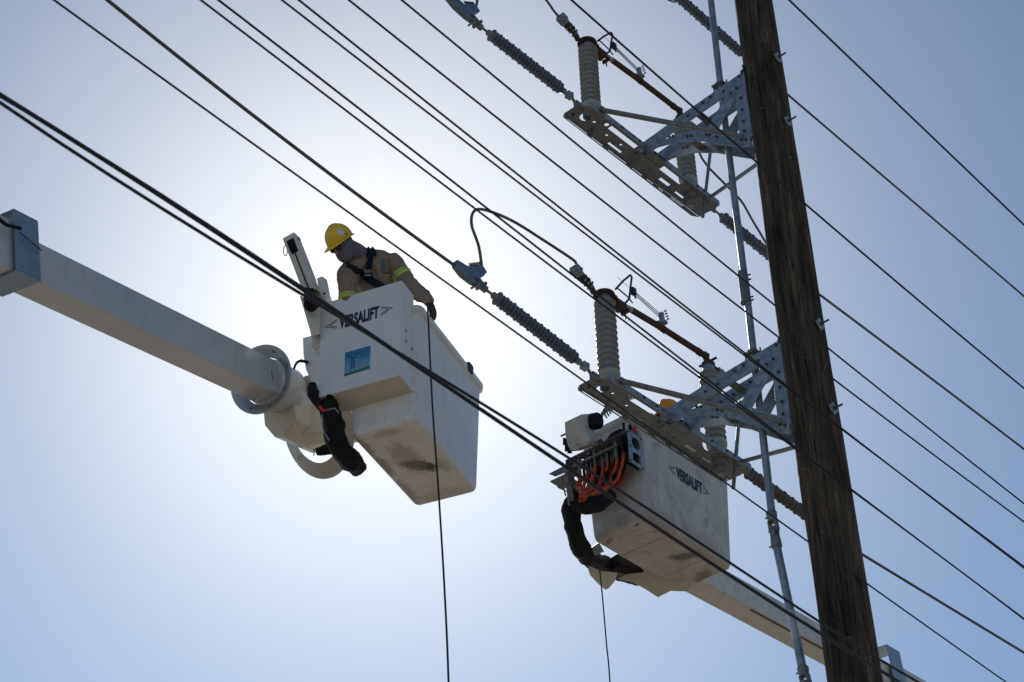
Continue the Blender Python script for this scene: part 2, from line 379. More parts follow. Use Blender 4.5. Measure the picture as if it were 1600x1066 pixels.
for k in range(10):
    an = radians(200+kr.uniform(0, 150)); z = A.z + kr.uniform(-3.2, 3.6); q = V((cos(an), sin(an), 0)); r = 0.170 + (A.z-z)*0.0022; t_ = q.cross(ZZ)
    b_ = V((A.x, A.y, z))+q*r
    MB().tube([b_, b_+q*0.012, b_+q*0.012+t_*0.018+ZZ*0.01, b_+t_*0.018+ZZ*0.01], 0.0022, 5).build('staple', GALV, pole)
# square washers and bolt ends on the far side of the pole from the brackets
for (x, y) in ((1221, 94), (1236, 194), (1282, 513), (1302, 645)):
    c = PL(x-4, y, A, d) - p*0.0
    z = c.z; side = (-p)
    cen = V((A.x, A.y, z)) - p*0.178 - d*0.03
    wsh = MB(); a1 = (d*0.7+ZZ*0.7); a2 = (d*-0.7+ZZ*0.7)
    wsh.box(cen, -p*0.006, a1.normalized()*0.042, a2.normalized()*0.042)
    wo = wsh.build('washer_plate', GALV, pole, bevel=0.002)
    b = MB(); b.tube([cen, cen-p*0.08], 0.008, 8); b.hexbolt(cen-p*0.006, -p, 0.016, 0.014)
    b.build('bolt', BOLT, wo)

# ------------------------------------------------------------------ switch assembly (middle phase), copied for the others
DZ = 2.88
N0 = A - d*0.085
tip = PL(984, 250, N0, d)
def near(x, y): return PL(x, y, N0, d)              # on the near bracket plate
CHZ = tip.z + 0.0
def lc(dd, pp, zz=0.0): return tip + d*dd + p*pp + ZZ*zz   # local frame at the plate tip
sw = thing('disconnect_switch', 'galvanized bracket and switch with two grey insulators, nearer the top of the pole', 'switch', V((A.x, A.y, tip.z)) + p*0.2, 'switches bracketed off the wooden pole')

outer = [(1160, 112), (1171, 224), (1172, 228), (1152, 230), (1125, 226), (1098, 221), (1061, 221), (1028, 230), (1003, 243), (985, 251), (984, 246), (1005, 222), (1080, 168)]
h1 = [(1036, 219), (1051, 207), (1093, 178), (1134, 150), (1105, 201), (1090, 203), (1061, 208)]
h2 = [(1149, 156), (1155, 208), (1138, 206), (1121, 203), (1136, 176)]
def arm(off, parent):
    m = MB(); m.plate([[near(*q)+d*off for q in outer], [near(*q)+d*off for q in h1], [near(*q)+d*off for q in h2]], d, 0.010)
    a = m.build('bracket_arm', GALV, parent, bevel=0.002, seg=1)
    return a
def flange(off, sgn, parent):
    m = MB()
    # upright angle leg at the pole
    t0, t1 = near(1161, 111)+d*off, near(1173, 229)+d*off
    m.beam(t0+d*sgn*0.03, t1+d*sgn*0.03, 0.012, 0.06, d) 
    return m
a1 = arm(0, sw); a2 = arm(0.20, sw)
bolts = [(1155, 120), (1151, 138), (1158, 153), (1160, 172), (1162, 190), (1163, 205), (1159, 219), (1166, 219), (1142, 146), (1131, 143),
         (1046, 214), (1052, 213), (1074, 213), (1081, 213), (1104, 211), (1109, 211), (1120, 214), (1075, 181), (1058, 193), (1006, 230), (1007, 241), (993, 246), (1110, 152), (1098, 161)]
for off, arm_o in ((0, a1), (0.20, a2)):
    for q in bolts:
        m = MB(); c = near(*q)+d*off; m.hexbolt(c-d*0.012, d, 0.0125, 0.034)
        m.build('bolt', BOLT, arm_o)
# upright mounting angle legs + back plate against the pole
top_, bot_ = near(1160, 112), near(1172, 228)
pr = (top_-A).dot(p)
m = MB()
for off in (-0.008, 0.218):
    m.plate([[top_+d*off-p*0.03+ZZ*0.01, bot_+d*off-p*0.03-ZZ*0.02, bot_+d*off+p*0.012-ZZ*0.02, top_+d*off+p*0.012+ZZ*0.01]], d, 0.008 if off > 0 else -0.008)
m.box((top_+bot_)/2+d*0.105-p*0.037, d*0.135, p*0.006, ZZ*((top_.z-bot_.z)/2+0.05))
m.build('mounting_plate', GALV, sw, bevel=0.002, seg=1)
m = MB()
for zz in (top_.z-0.03, bot_.z+0.04):
    for off in (-0.02, 0.23):
        m.mark().hexbolt(V((top_.x, top_.y, zz))+d*off-p*0.03, p, 0.02, 0.03)
m.build_many('mounting_bolt', BOLT, sw)
# through-bolts to the pole and cross ties between the arms
m = MB()
for q in ((1000, 243), (1012, 238), (1075, 212), (1105, 212), (1086, 172)):
    c = near(*q); m.mark().box(c+d*0.105-ZZ*0.012, d*0.10, p*0.035, ZZ*0.005)
m.build_many('cross_tie', GALV_D, sw, bevel=0.002)

# long channel that carries the two post insulators
LA, LB = -0.86, 1.03                                  # along d
PW0, PW1 = 0.02, -0.205                               # far and near borders (p)
zc = -0.02
def C2(dd, pp, zz=0): return lc(dd, pp, zc+zz)
def rect(a, b, pa, pb): return [C2(a, pa), C2(b, pa), C2(b, pb), C2(a, pb)]
def disc(a, pp, r, n=14): return [C2(a+cos(2*pi*k/n)*r, pp+sin(2*pi*k/n)*r) for k in range(n)]
m = MB()
holes = [disc(-0.70, -0.085, 0.052), disc(-0.60, -0.10, 0.014, 10), disc(-0.50, -0.155, 0.022, 12), rect(-0.46, -0.10, -0.13, -0.18), rect(-0.07, -0.01, -0.14, -0.18),
         disc(-0.40, -0.07, 0.014, 10), disc(-0.22, -0.08, 0.014, 10), disc(0.80, -0.055, 0.014, 10), rect(0.26, 0.56, -0.12, -0.18), rect(0.36, 0.50, -0.03, -0.065), rect(0.60, 0.72, -0.02, -0.045), rect(-0.32, -0.14, -0.005, -0.03), disc(0.62, -0.16, 0.02, 12), disc(0.66, -0.10, 0.011, 10), disc(0.20, -0.05, 0.011, 10)]
outl = [C2(LA, PW0), C2(LA+0.05, PW0+0.01), C2(LB, PW0), C2(LB, PW1), C2(LA+0.10, PW1), C2(LA, PW1+0.07)]
m.plate([outl] + holes, ZZ, 0.008)
m.build('channel_web', GALV_D, sw, bevel=None)
m = MB()
m.plate([[C2(LA+0.10, PW1, 0.0), C2(LB, PW1, 0.0), C2(LB, PW1, 0.055), C2(LA+0.10, PW1, 0.055)]] , -p, 0.008)
m.build('channel_flange', GALV, sw)
m = MB()
fl = [C2(LA, PW0+0.004, 0.0), C2(LA, PW0+0.004, -0.035), C2(LB-0.12, PW0+0.004, -0.055), C2(LB, PW0+0.004, -0.0)]
sl_ = lambda a, b: [C2(a, PW0+0.004, -0.013), C2(a+0.01, PW0+0.004, -0.028), C2(b, PW0+0.004, -0.030), C2(b, PW0+0.004, -0.013)]
m.plate([fl, sl_(-0.82, -0.55), sl_(-0.5, -0.34), sl_(-0.28, -0.02), sl_(0.05, 0.2), sl_(0.26, 0.36), sl_(0.42, 0.5), sl_(0.6, 0.78)], p, 0.006)
m.build('channel_flange', GALV, sw)
m = MB()
for a in (-0.63, -0.36, -0.2, -0.12, 0.1, 0.16, 0.5, 0.7, 0.8):
    m.mark().hexbolt(C2(a, PW1-0.010, 0.03), -p, 0.010, 0.010)
for a, b in ((-0.55, -0.03), (-0.05, -0.11), (0.02, -0.17), (0.75, -0.05), (0.9, -0.16), (-0.8, -0.03)):
    m.mark().hexbolt(C2(a, b, -0.012), ZZ, 0.013, 0.012)
m.build_many('channel_bolt', BOLT, sw)
# knee plates where the arms cross the channel
m = MB()
m.box(lc(0.10, -0.02, 0.06), d*0.13, p*0.006, ZZ*0.06)
m.box(lc(0.10, -0.13, -0.006), d*0.10, p*0.045, ZZ*0.004)
m.build('gusset_plate', GALV, sw, bevel=0.002, seg=1)

IP = -0.11                                            # insulator row (p)
O1 = PL(924, 166, lc(0, IP, 0), p); O2 = PL(1076, 288, lc(0, IP, 0), p)
i1 = (O1-tip).dot(d); i2 = (O2-tip).dot(d)
top1 = PL(918, 62, lc(0, IP, 0), p); hIns = (top1.z - C2(0, 0).z)
def ins_profile(h, nsh=12):
    pr_ = [(0.045, 0), (0.062, 0.005), (0.070, 0.02), (0.080, 0.045), (0.086, 0.05), (0.088, 0.085), (0.080, 0.10)]
    z0 = 0.105; st = (h-0.165)/nsh
    for k in range(nsh):
        z = z0 + k*st
        pr_ += [(0.060, z), (0.060, z+st*0.22), (0.080, z+st*0.30), (0.0875, z+st*0.36), (0.087, z+st*0.46), (0.080, z+st*0.56), (0.062, z+st*0.80)]
    zt = z0 + nsh*st
    pr_ += [(0.060, zt+0.005), (0.058, zt+0.008)]
    return pr_, zt
def insulator(dd, parent):
    ped = 0.07
    b = C2(dd, IP, 0.008)
    m = MB()
    m.box(b+ZZ*0.035+p*0.05, d*0.06, p*0.006, ZZ*0.038).box(b+ZZ*0.035-p*0.055, d*0.06, p*0.006, ZZ*0.038)
    m.lathe(b+ZZ*0.03, ZZ, [(0.05, 0), (0.05, 0.02), (0.062, 0.024), (0.062, 0.045)], 20)
    for k in range(4): m.hexbolt(b+d*(0.045*(1 if k % 2 else -1))+p*(0.05*(1 if k > 1 else -1))+ZZ*0.03, ZZ, 0.012, 0.03)
    m.build('pedestal', GALV, parent, bevel=0.002, seg=1)
    h = hIns - ped - 0.06
    pr_, zt = ins_profile(h)
    bb = b + ZZ*ped
    m = MB(); k = 7
    m.lathe(bb, ZZ, pr_[:k+1], 32); mb = m.build('insulator_base', PORCB, parent)
    m = MB(); m.lathe(bb, ZZ, pr_[k:], 36); io = m.build('post_insulator', PORC, parent)
    m = MB(); m.lathe(bb+ZZ*zt, ZZ, [(0.055, 0.0), (0.050, 0.04), (0.048, 0.06), (0.052, 0.062), (0.052, 0.07)], 24).build('insulator_cap', GALV, parent)
    return bb + ZZ*(zt+0.07)
m = MB(); m.tube([C2(LA+0.05, IP, 0.0), C2(LA-0.02, IP, 0.06), PL(893, 152, lc(0, IP, 0), p)], 0.014, 8).box(C2(LA+0.04, IP, 0.03), d*0.04, p*0.02, ZZ*0.04)
m.build('shackle', GALV_D, sw)
T1 = insulator(i1, sw); T2 = insulator(i2, sw)
# bearing under the channel at the rotating insulator
m = MB(); c = C2(i2+0.02, IP, 0)
m.lathe(c, -ZZ, [(0.06, 0), (0.06, 0.02), (0.045, 0.03), (0.045, 0.065), (0.052, 0.07), (0.052, 0.10), (0.035, 0.115), (0.035, 0.12)], 20)
m.build('bearing_housing', GALV_D, sw)
m = MB(); m.lathe(c-ZZ*0.12, -ZZ, [(0.024, 0), (0.026, 0.008), (0.026, 0.02), (0.014, 0.022), (0.014, 0.018)], 18).build('bearing_nut', GALV, sw)

# contact jaw and ring on the first insulator
m = MB()
tp = T1 - ZZ*0.01
m.lathe(tp, ZZ, [(0.052, -0.02), (0.088, -0.02), (0.090, -0.008), (0.086, 0.004), (0.05, 0.006), (0.05, -0.02)], 28, cap=False)
m.lathe(tp+ZZ*0.003, ZZ, [(0.056, 0), (0.056, 0.012), (0.03, 0.018)], 20)
m.beam(tp+d*0.06, tp+d*0.22+ZZ*0.01, 0.05, 0.02).beam(tp+d*0.12+p*0.03, tp+d*0.24+p*0.03, 0.018, 0.05).beam(tp+d*0.12-p*0.03, tp+d*0.24-p*0.03, 0.018, 0.05)
m.box(tp+d*0.18-ZZ*0.035, d*0.03, p*0.035, ZZ*0.022).box(tp+d*0.10+ZZ*0.02, d*0.02, p*0.045, ZZ*0.012)
m.box(tp+d*0.26-ZZ*0.03, d*0.012, p*0.04, ZZ*0.02)
for k in range(5): m.hexbolt(tp+d*(0.10+0.03*k)+p*0.04, p, 0.010, 0.016)
m.build('contact_jaw', RUST, sw, bevel=0.003, seg=1)
m = MB(); m.tube([tp+d*0.26-ZZ*0.03, tp+d*0.26-ZZ*0.10], 0.007, 6).tube([tp+d*0.1+p*0.03, tp+d*0.14+p*0.1-ZZ*0.01], 0.006, 6)
m.build('jaw_pin', BOLT, sw)
# terminal pad and clamp with hooked bar, going up and back along the line
tpl = [PL(*q, tp, p) for q in ((903, 62), (898, 52), (889, 42), (879, 32), (874, 27))]
m = MB()
m.tube([tp-d*0.03, tpl[0], tpl[1], tpl[2], tpl[3]], [0.030, 0.030, 0.030, 0.026, 0.026], 6, flat=0.5)
m.box(tpl[2], (tpl[3]-tpl[1]).normalized()*0.05, p*0.035, ZZ*0.014)
m.build('terminal_pad', COPPER, sw, bevel=0.003, seg=1)
m = MB()
ax = (tpl[4]-tpl[1]).normalized()
m.box(tpl[3]+ax*0.0, ax*0.042, p*0.042, ax.cross(p)*0.013).box(tpl[3]+ax*0.01+ax.cross(p)*-0.03, ax*0.036, p*0.042, ax.cross(p)*0.012)
for i in (-1, 1):
    for j in (-1, 1): m.tube([tpl[3]+ax*0.02*i+p*0.028*j-ax.cross(p)*0.055, tpl[3]+ax*0.02*i+p*0.028*j+ax.cross(p)*0.03], 0.008, 6)
for i in range(3):
    for j in (-1, 1): m.hexbolt(tpl[1].lerp(tpl[2], i/2)+p*0.02*j-ax.cross(p)*0.03, ax.cross(p), 0.010, 0.06)
m.build('terminal_clamp', GALV, sw, bevel=0.002, seg=1)
# blade
B0 = PL(938, 82, tp, p); B1 = PL(1060, 172, tp, p); B2 = PL(1066, 181, tp, p)
m = MB(); m.tube([tp+d*0.10, B0, PL(962, 98, tp, p)], 0.024, 14); m.build('blade_tip', PORCB, sw)
m = MB(); m.tube([PL(956, 94, tp, p), PL(1000, 126, tp, p), B1, T2+ZZ*0.03, T2], [0.027, 0.027, 0.027, 0.028, 0.030], 16)
bdir = (B1-B0).normalized()
for q in ((994, 121), (1001, 127), (1052, 166), (1062, 173)):
    c = PL(*q, tp, p); m.tube([c-p*0.0-bdir.cross(p)*0.045, c+bdir.cross(p)*0.045], 0.008, 6); m.tube([c-bdir*0.012, c+bdir*0.012], 0.031, 12)
m.build('switch_blade', RUST, sw)
m = MB(); m.lathe(T2-ZZ*0.02, ZZ, [(0.05, 0), (0.06, 0.01), (0.06, 0.03), (0.04, 0.04)], 20).tube([T2-p*0.09+ZZ*0.03, T2+p*0.09+ZZ*0.03], 0.012, 8)
m.beam(T2, T2+d*0.13-ZZ*0.0, 0.05, 0.03); m.build('blade_hinge', COPPER, sw, bevel=0.002, seg=1)
m = MB(); c = T2+d*0.15
m.box(c, d*0.04, p*0.035, ZZ*0.014).box(c-ZZ*0.032, d*0.04, p*0.035, ZZ*0.010)
for i in (-1, 1):
    for j in (-1, 1): m.tube([c+d*0.02*i+p*0.024*j-ZZ*0.06, c+d*0.02*i+p*0.024*j+ZZ*0.03], 0.008, 6)
m.build('terminal_clamp', GALV, sw)
# arcing horn loop, quick-break whips and their holder
hp = [PL(*q, tp-p*0.0, p) for q in ((934, 64), (945, 56), (955, 51), (957, 54), (955, 66), (953, 80), (946, 85))]
m = MB(); m.tube(hp, 0.0095, 7).tube([PL(935, 62, tp, p), PL(950, 76, tp, p), PL(958, 86, tp, p)], 0.007, 6)
m.build('arcing_horn', RUST, sw)
m = MB(); c = PL(959, 72, tp, p); m.box(c, bdir*0.025, p*0.018, bdir.cross(p)*0.032).tube([c-ZZ*0.02, c-ZZ*0.06+d*0.03], 0.008, 6).build('whip_block', BLUEP, sw, bevel=0.004)
m = MB()
hold = PL(999, 112, tp, p)
for k in range(3):
    o = bdir.cross(p)*(0.022*(k-1))
    m.mark().tube([c+o-bdir*0.02*k, hold+o*1.1], 0.0036, 5)
m.mark().tube([PL(937, 50, tp, p), c], 0.0018, 5)
m.build_many('whip_rod', BOLT, sw)
m = MB(); nn = bdir.cross(p)
m.box(PL(999, 113, tp, p), bdir*0.014, p*0.022, nn*0.052).box(PL(1001, 119, tp, p), bdir*0.03, p*0.028, nn*0.014)
for k in range(4): m.hexbolt(PL(999+1.2*k, 107+3.5*k, tp, p)-p*0.03, -p, 0.008, 0.02)
m.build('whip_holder', GALV, sw, bevel=0.002, seg=1)
# flat braces from the channel ends to the pole foot of the bracket
e0 = PL(945, 173, C2(0, PW1-0.03, 0.03), p); e1 = near(1164, 216) - d*0.03
m = MB(); m.tube([e0-d*0.05, e0, e0.lerp(e1, 0.5), e1.lerp(e0, 0.12), e1], [0.020, 0.023, 0.023, 0.023, 0.017], 10)
m.build('brace', GALV_D, sw)
e2 = C2(0.90, PW1-0.01, 0.02); e3 = bot_ + d*0.23 + ZZ*0.02 
m = MB(); m.tube([e2, e2.lerp(e3, 0.5), e3], 0.018, 10); m.build('brace', GALV_D, sw)
# upright drive lever hanging beside the second insulator
m = MB(); l0 = PL(1110, 236, C2(0, PW1+0.02, 0), p); l1 = PL(1098, 339, C2(0, PW1+0.02, 0), p)
m.tube([l0, l1], 0.016, 10); m.build('drive_lever', GALV_D, sw)
sw_lo = dup(sw, -DZ, 'galvanized bracket and switch in front of the right-hand bucket with orange hard hat', None)
sw_up = dup(sw, DZ, 'switch bracket cut off by the top edge, only its rod end in view', None)

# ------------------------------------------------------------------ strain insulators, clamps, jumpers, conductors
def strain(a, b, m_sh, label, n=24, r=0.057, fancy=True):
    ax = (b-a).normalized(); L = (b-a).length
    t = thing('strain_insulator', label, 'insulator', a, 'long ribbed strain insulators')
    s0, s1 = a+ax*0.16, b-ax*0.13; l = (s1-s0).length; st = l/n
    prof = [(0.018, 0)]
    for k in range(n):
        z = k*st; rr = r if (k % 2 == 0) else r*0.90
        prof += [(0.020, z+st*0.05), (rr*0.8, z+st*0.22), (rr, z+st*0.34), (rr*0.97, z+st*0.45), (rr*0.7, z+st*0.60), (0.021, z+st*0.92)]
    prof += [(0.018, l)]
    MB().lathe(s0, ax, prof, 20).build('sheds', m_sh, t)
    m = MB(); m.tube([a, s0-ax*0.02, s0+ax*0.0], [0.011, 0.011, 0.024], 10); m.lathe(s0-ax*0.045, ax, [(0.018, 0), (0.028, 0.01), (0.028, 0.05)], 16)
    m.box(a+ax*0.01, ax*0.03, p*0.012, ax.cross(p)*0.026).tube([a-p*0.045, a+p*0.045], 0.012, 8)
    m.build('clevis', GALV_D, t)
    m = MB(); m.tube([s1, b], [0.016, 0.011], 10); m.lathe(s1-ax*0.0, ax, [(0.028, 0), (0.028, 0.04), (0.016, 0.055)], 16)
    q = b-ax*0.03; m.box(q, ax*0.03, p*0.026, ax.cross(p)*0.026).tube([q-p*0.045, q+p*0.045], 0.010, 8)
    m.build('end_fitting', GALV, t)
    return t
PP0 = lc(0, IP, 0)                                     # vertical plane holding the line
def on(x, y): return PL(x, y, PP0, p)
SM = on(746, 38); SE = on(893, 152)
strain(SM, SE, POLY, 'dark ribbed insulator string running to the upper bracket from the top edge')
SM2 = on(752, 447); SE2 = SE - ZZ*DZ
strain(SM2, SE2, POLY, 'dark ribbed insulator string to the right of the worker, below the jumper loop')
strain(on(1113, 326), on(1262, 447), POLY, 'ribbed insulator string between the upper bracket and the pole')
strain(on(1150, 725), on(1330, 855), POLYB, 'brownish ribbed insulator string between the lower bracket and the pole')
strain(on(1040, -22), on(1172, 95), POLY, 'ribbed insulator string at the top edge passing behind the steel rod')
def clamp(e, s, label, tail_up=True):
    # dead-end clamp: e = eye at the insulator, s = where the conductor enters; body hangs like a boat with a serrated keeper
    ax = (s-e).normalized(); n = ax.cross(p).normalized()
    if n.z < 0: n = -n
    t = thing('dead_end_clamp', label, 'clamp', e, 'cast dead-end clamps holding the line')
    L = (s-e).length
    pts = [e+n*0.02, e+ax*L*0.25+n*0.045, e+ax*L*0.6+n*0.05, s+n*0.028, s-n*0.024, e+ax*L*0.7-n*0.055, e+ax*L*0.35-n*0.05, e-n*0.02]
    hole = [e+ax*L*0.15+n*0.01, e+ax*L*0.32+n*0.012, e+ax*L*0.36-n*0.03, e+ax*L*0.2-n*0.022]
    m = MB(); m.plate([[q-p*0.028 for q in pts], [q-p*0.028 for q in hole]], p, 0.056); m.build('clamp_body', ALU, t, bevel=0.006)
    # riser block
    b0 = e+ax*L*0.35+n*0.03; rd = (n*0.72-ax*0.5).normalized(); sd = rd.cross(p).normalized()
    if sd.dot(ax) < 0: sd = -sd
    m = MB(); m.plate([[q-p*0.03 for q in (b0-sd*0.04, b0+sd*0.065, b0+rd*0.15+sd*0.035, b0+rd*0.16-sd*0.03, b0+rd*0.09-sd*0.045)]], p, 0.06)
    m.build('riser_block', ALU, t, bevel=0.008)
    for k in range(7):
        c = b0+sd*0.06+rd*(0.02+0.021*k)-sd*0.004*k
        MB().tube([c-sd*0.03-p*0.015, c+sd*0.030-p*0.015], 0.006, 6).tube([c-sd*0.03+p*0.02, c+sd*0.024+p*0.02], 0.006, 6).build('keeper_bolt', BOLT, t)
    m = MB(); m.tube([e-p*0.05, e+p*0.05], 0.014, 10).box(e-ax*0.02, ax*0.035, p*0.02, n*0.02).tube([e+ax*0.06-n*0.05-p*0.04, e+ax*0.06-n*0.05+p*0.04], 0.009, 8)
    m.build('clevis_pin', GALV_D, t)
    return b0+rd*0.15
J2 = clamp(SM2, on(710, 412), 'blue-grey cast clamp with row of bolts under the jumper loop')
J1 = clamp(SM, on(697, -8), 'blue-grey cast clamp cut by the top edge of the picture')
def cable(name, pts, r, m_, label, cat, group=None, n=8, k=1):
    mb = MB(); mb.tube(smoothpath(pts, k) if k > 1 else pts, r, n)
    return tag(mb.build(name, m_), label, cat, group)
def ext(a, b, L): return b + (b-a).normalized()*L
# jumpers
jl = [J2, on(748, 385), on(737, 352), on(740, 331), on(757, 328), on(800, 345), on(850, 376), on(894, 405), on(900, 412)]
cable('jumper_cable', jl, 0.0115, WIRE, 'grey jumper cable looping up from the clamp to the lower switch', 'cable', 'jumper cables', k=6)
cable('jumper_cable', [J1, on(760, -60), on(800, -62), on(850, -4), on(866, 18), on(876, 29)], 0.0115, WIRE, 'grey jumper cable dropping in from the top edge to the upper switch', 'cable', 'jumper cables', k=6)
cable('jumper_cable', [T2+d*0.15, PL(1092, 237, PP0+d*0, p), PL(1106, 260, PP0, p), PL(1132, 287, PP0, p), PL(1158, 314, PP0, p), PL(1176, 345, PP0, p), PL(1197, 380, PP0, p), PL(1225, 430, PP0, p)], 0.0115, WIRE,
      'thin dark jumper cable curving from the upper switch behind the steel rod', 'cable', 'jumper cables', k=6)
# line conductors in the plane of the switches
def sag(q, o):                                         # the gentle sag curve through measured points of one wire
    ss = [(x-o).dot(d) for x in q]; zs = [x.z for x in q]; m0 = sum(ss)/len(ss); ss = [a-m0 for a in ss]
    k = 4 if len(q) > 8 else (2 if len(q) > 3 else 1)
    Am = [[sum(a**(i+j) for a in ss) for j in range(k+1)] for i in range(k+1)]; bb = [sum(z*a**i for a, z in zip(ss, zs)) for i in range(k+1)]
    for i in range(k+1):
        for j in range(i+1, k+1):
            f_ = Am[j][i]/Am[i][i]; Am[j] = [x-f_*y for x, y in zip(Am[j], Am[i])]; bb[j] -= f_*bb[i]
    cf = [0]*(k+1)
    for i in range(k, -1, -1): cf[i] = (bb[i]-sum(Am[i][j]*cf[j] for j in range(i+1, k+1)))/Am[i][i]
    a0, a1_ = ss[0], ss[-1]; off = (q[0]-o).dot(p); o_ = []
    for i in range(25):
        a = a0+(a1_-a0)*i/24; o_.append(V((o.x, o.y, 0))+d*(a+m0)+p*off+ZZ*sum(c*a**j for j, c in enumerate(cf)))
    return o_
def line(pts, r, m_, label, group, plane_pt, ext0=12, ext1=25):
    q = [PL(x, y, plane_pt, p) for x, y in pts]
    q = sag(q, plane_pt)
    q = ([ext(q[1], q[0], ext0)] if ext0 else []) + q + ([ext(q[-2], q[-1], ext1)] if ext1 else [])
    return cable('power_line', q, r, m_, label, 'power line', group)
GC = 'grey line conductors ending at the switches'
line([(167, 0), (400, 182), (505, 266), (712, 416)], 0.0125, WIRE, 'thick grey conductor passing over the worker into the lower clamp', GC, PP0, 10, 0)
line([(1225, 143), (1369, 266), (1600, 463)], 0.0125, WIRE, 'grey conductor leaving the pole at upper right', GC, PP0, 0, 30)
line([(1262, 447), (1279, 459), (1376, 532), (1600, 702)], 0.0125, WIRE, 'grey conductor leaving the pole at mid height on the right', GC, PP0, 0, 30)
line([(1330, 855), (1348, 868), (1348.5, 868.3), (1600, 1020)][:2] + [(1475, 944), (1600, 1020)], 0.0125, WIRE, 'grey conductor leaving the pole low on the right', GC, PP0, 0, 30)
# nearer dark wires crossing in front
def nearline(pts, D0, r, label, group, m_=BLACKW, i0=0):
    return line(pts, r, m_, label, group, P(*pts[i0], D0), 8, 25)
GT = 'thin dark overhead wires crossing the picture'
nearline([(0, 146.5), (185, 267), (400, 405), (579, 519), (780, 660), (850, 708), (1010, 815), (1170, 917), (1405, 1066)], 6.6, 0.0092, 'thick black cable from left edge down across the left bucket', 'black service cables in front')
nearline([(0, 161), (163, 266), (300, 358), (400, 419), (470, 456), (540, 500), (676, 585), (780, 647), (850, 691.5), (1170, 899), (1435, 1066)], 6.7, 0.0072, 'thinner black cable twisting beside the thick one', 'black service cables in front')
nearline([(0, 147.5), (185, 269), (400, 401), (500, 463), (590, 526), (680, 590), (780, 662), (850, 709.5), (1170, 917.5), (1405, 1067)], 6.62, 0.0062, 'black cable lashed alongside the thick one', 'black service cables in front')
nearline([(84, 0), (400, 227), (452, 266), (800, 516), (905, 591), (1017, 668), (1192, 798), (1219, 815), (1358, 914), (1572, 1066)], 8.5, 0.0057, 'thin wire just below the thick grey conductor, crossing the right bucket', GT)
nearline([(313, 0), (400, 65), (662, 266), (800, 369.5), (1015, 532), (1091, 588), (1200, 670), (1330, 767), (1376, 799), (1600, 968)], 9.0, 0.0060, 'lower wire of the pair that crosses the jumper loop', GT)
nearline([(340, 0), (400, 44), (684, 266), (800, 356.5), (1028, 532), (1092, 583.5), (1200, 666), (1330, 766), (1376, 798), (1600, 967)], 9.1, 0.0064, 'upper wire of the pair that crosses the jumper loop', GT)
nearline([(442, 0), (784, 266), (800, 278.5), (1130, 532), (1200, 583), (1314, 668.5), (1486, 798), (1600, 887)], 9.4, 0.0060, 'lower wire of the second pair, well above the jumper loop', GT)
nearline([(467, 0), (800, 265.5), (1137, 532), (1200, 580), (1314, 669), (1486, 799), (1600, 889)], 9.5, 0.0064, 'upper wire of the second pair, well above the jumper loop', GT)
nearline([(545, 0), (800, 202.5), (880, 266), (1200, 514), (1300, 591), (1577, 798), (1600, 816)], 9.8, 0.0064, 'single wire running just right of the paired wires', GT)
nearline([(627.5, 0), (800, 142), (950, 266), (1155, 432), (1200, 468), (1292, 543), (1600, 787)], 10.0, 0.0064, 'single wire crossing the sky between both brackets', GT)
nearline([(891, 0), (950, 49), (1082, 165), (1187, 260), (1257, 317), (1510, 532), (1600, 607)], 10.2, 0.0069, 'wire crossing in front of the upper bracket and pole', GT)
nearline([(1233, 0), (1510, 266), (1600, 351)], 10.8, 0.0069, 'topmost wire at the upper right corner, clear of the pole', GT)

# ------------------------------------------------------------------ operating rod beside the pole
rc = PL(1181, 533, A + p*0.50 - d*0.06, (V((0, 1, 0))))
def rp_(x, y): return PL(x, y, rc, V((0, 1, 0)))
rod = thing('operating_rod', 'long galvanized switch operating pipe running parallel to the pole', 'pipe', V((rc.x, rc.y, 0)))
def seg(q0, q1, r, m_, nm, n=14): return MB().tube([rp_(*q0), rp_(*q1)], r, n).build(nm, m_, rod)
seg((1104, -60), (1125, 128), 0.0300, GALV, 'pipe')
seg((1125, 128), (1163, 432), 0.0290, GALV, 'pipe')
seg((1164, 434), (1206, 803), 0.0290, GALV, 'pipe')
seg((1213, 850), (1235, 955), 0.0300, GALV, 'pipe')
seg((1235, 955), (1245, 1000), 0.0300, mat('clear_sleeve', (0.55, 0.60, 0.64), (0.4, 0.45, 0.5), 0.15), 'sleeve')
seg((1245, 1000), (1254, 1046), 0.0310, GALV, 'pipe')
def coupling(q0, q1, r):
    a, b = rp_(*q0), rp_(*q1); ax = (b-a).normalized(); L = (b-a).length
    m = MB(); m.lathe(a, ax, [(r*0.92, 0), (r, 0.01), (r, L-0.02), (r*1.1, L-0.015), (r*1.1, L-0.004), (r, L)], 16)
    s = m.build('coupling', GALV_D, rod)
    m = MB()
    for t in (0.15, 0.3, 0.85, 0.95): m.tube([a.lerp(b, t), a.lerp(b, t)+d*0.02-p*0.062], 0.007, 6)
    m.build('set_screw', BOLT, s)
coupling((1160, 425), (1166, 474), 0.041)
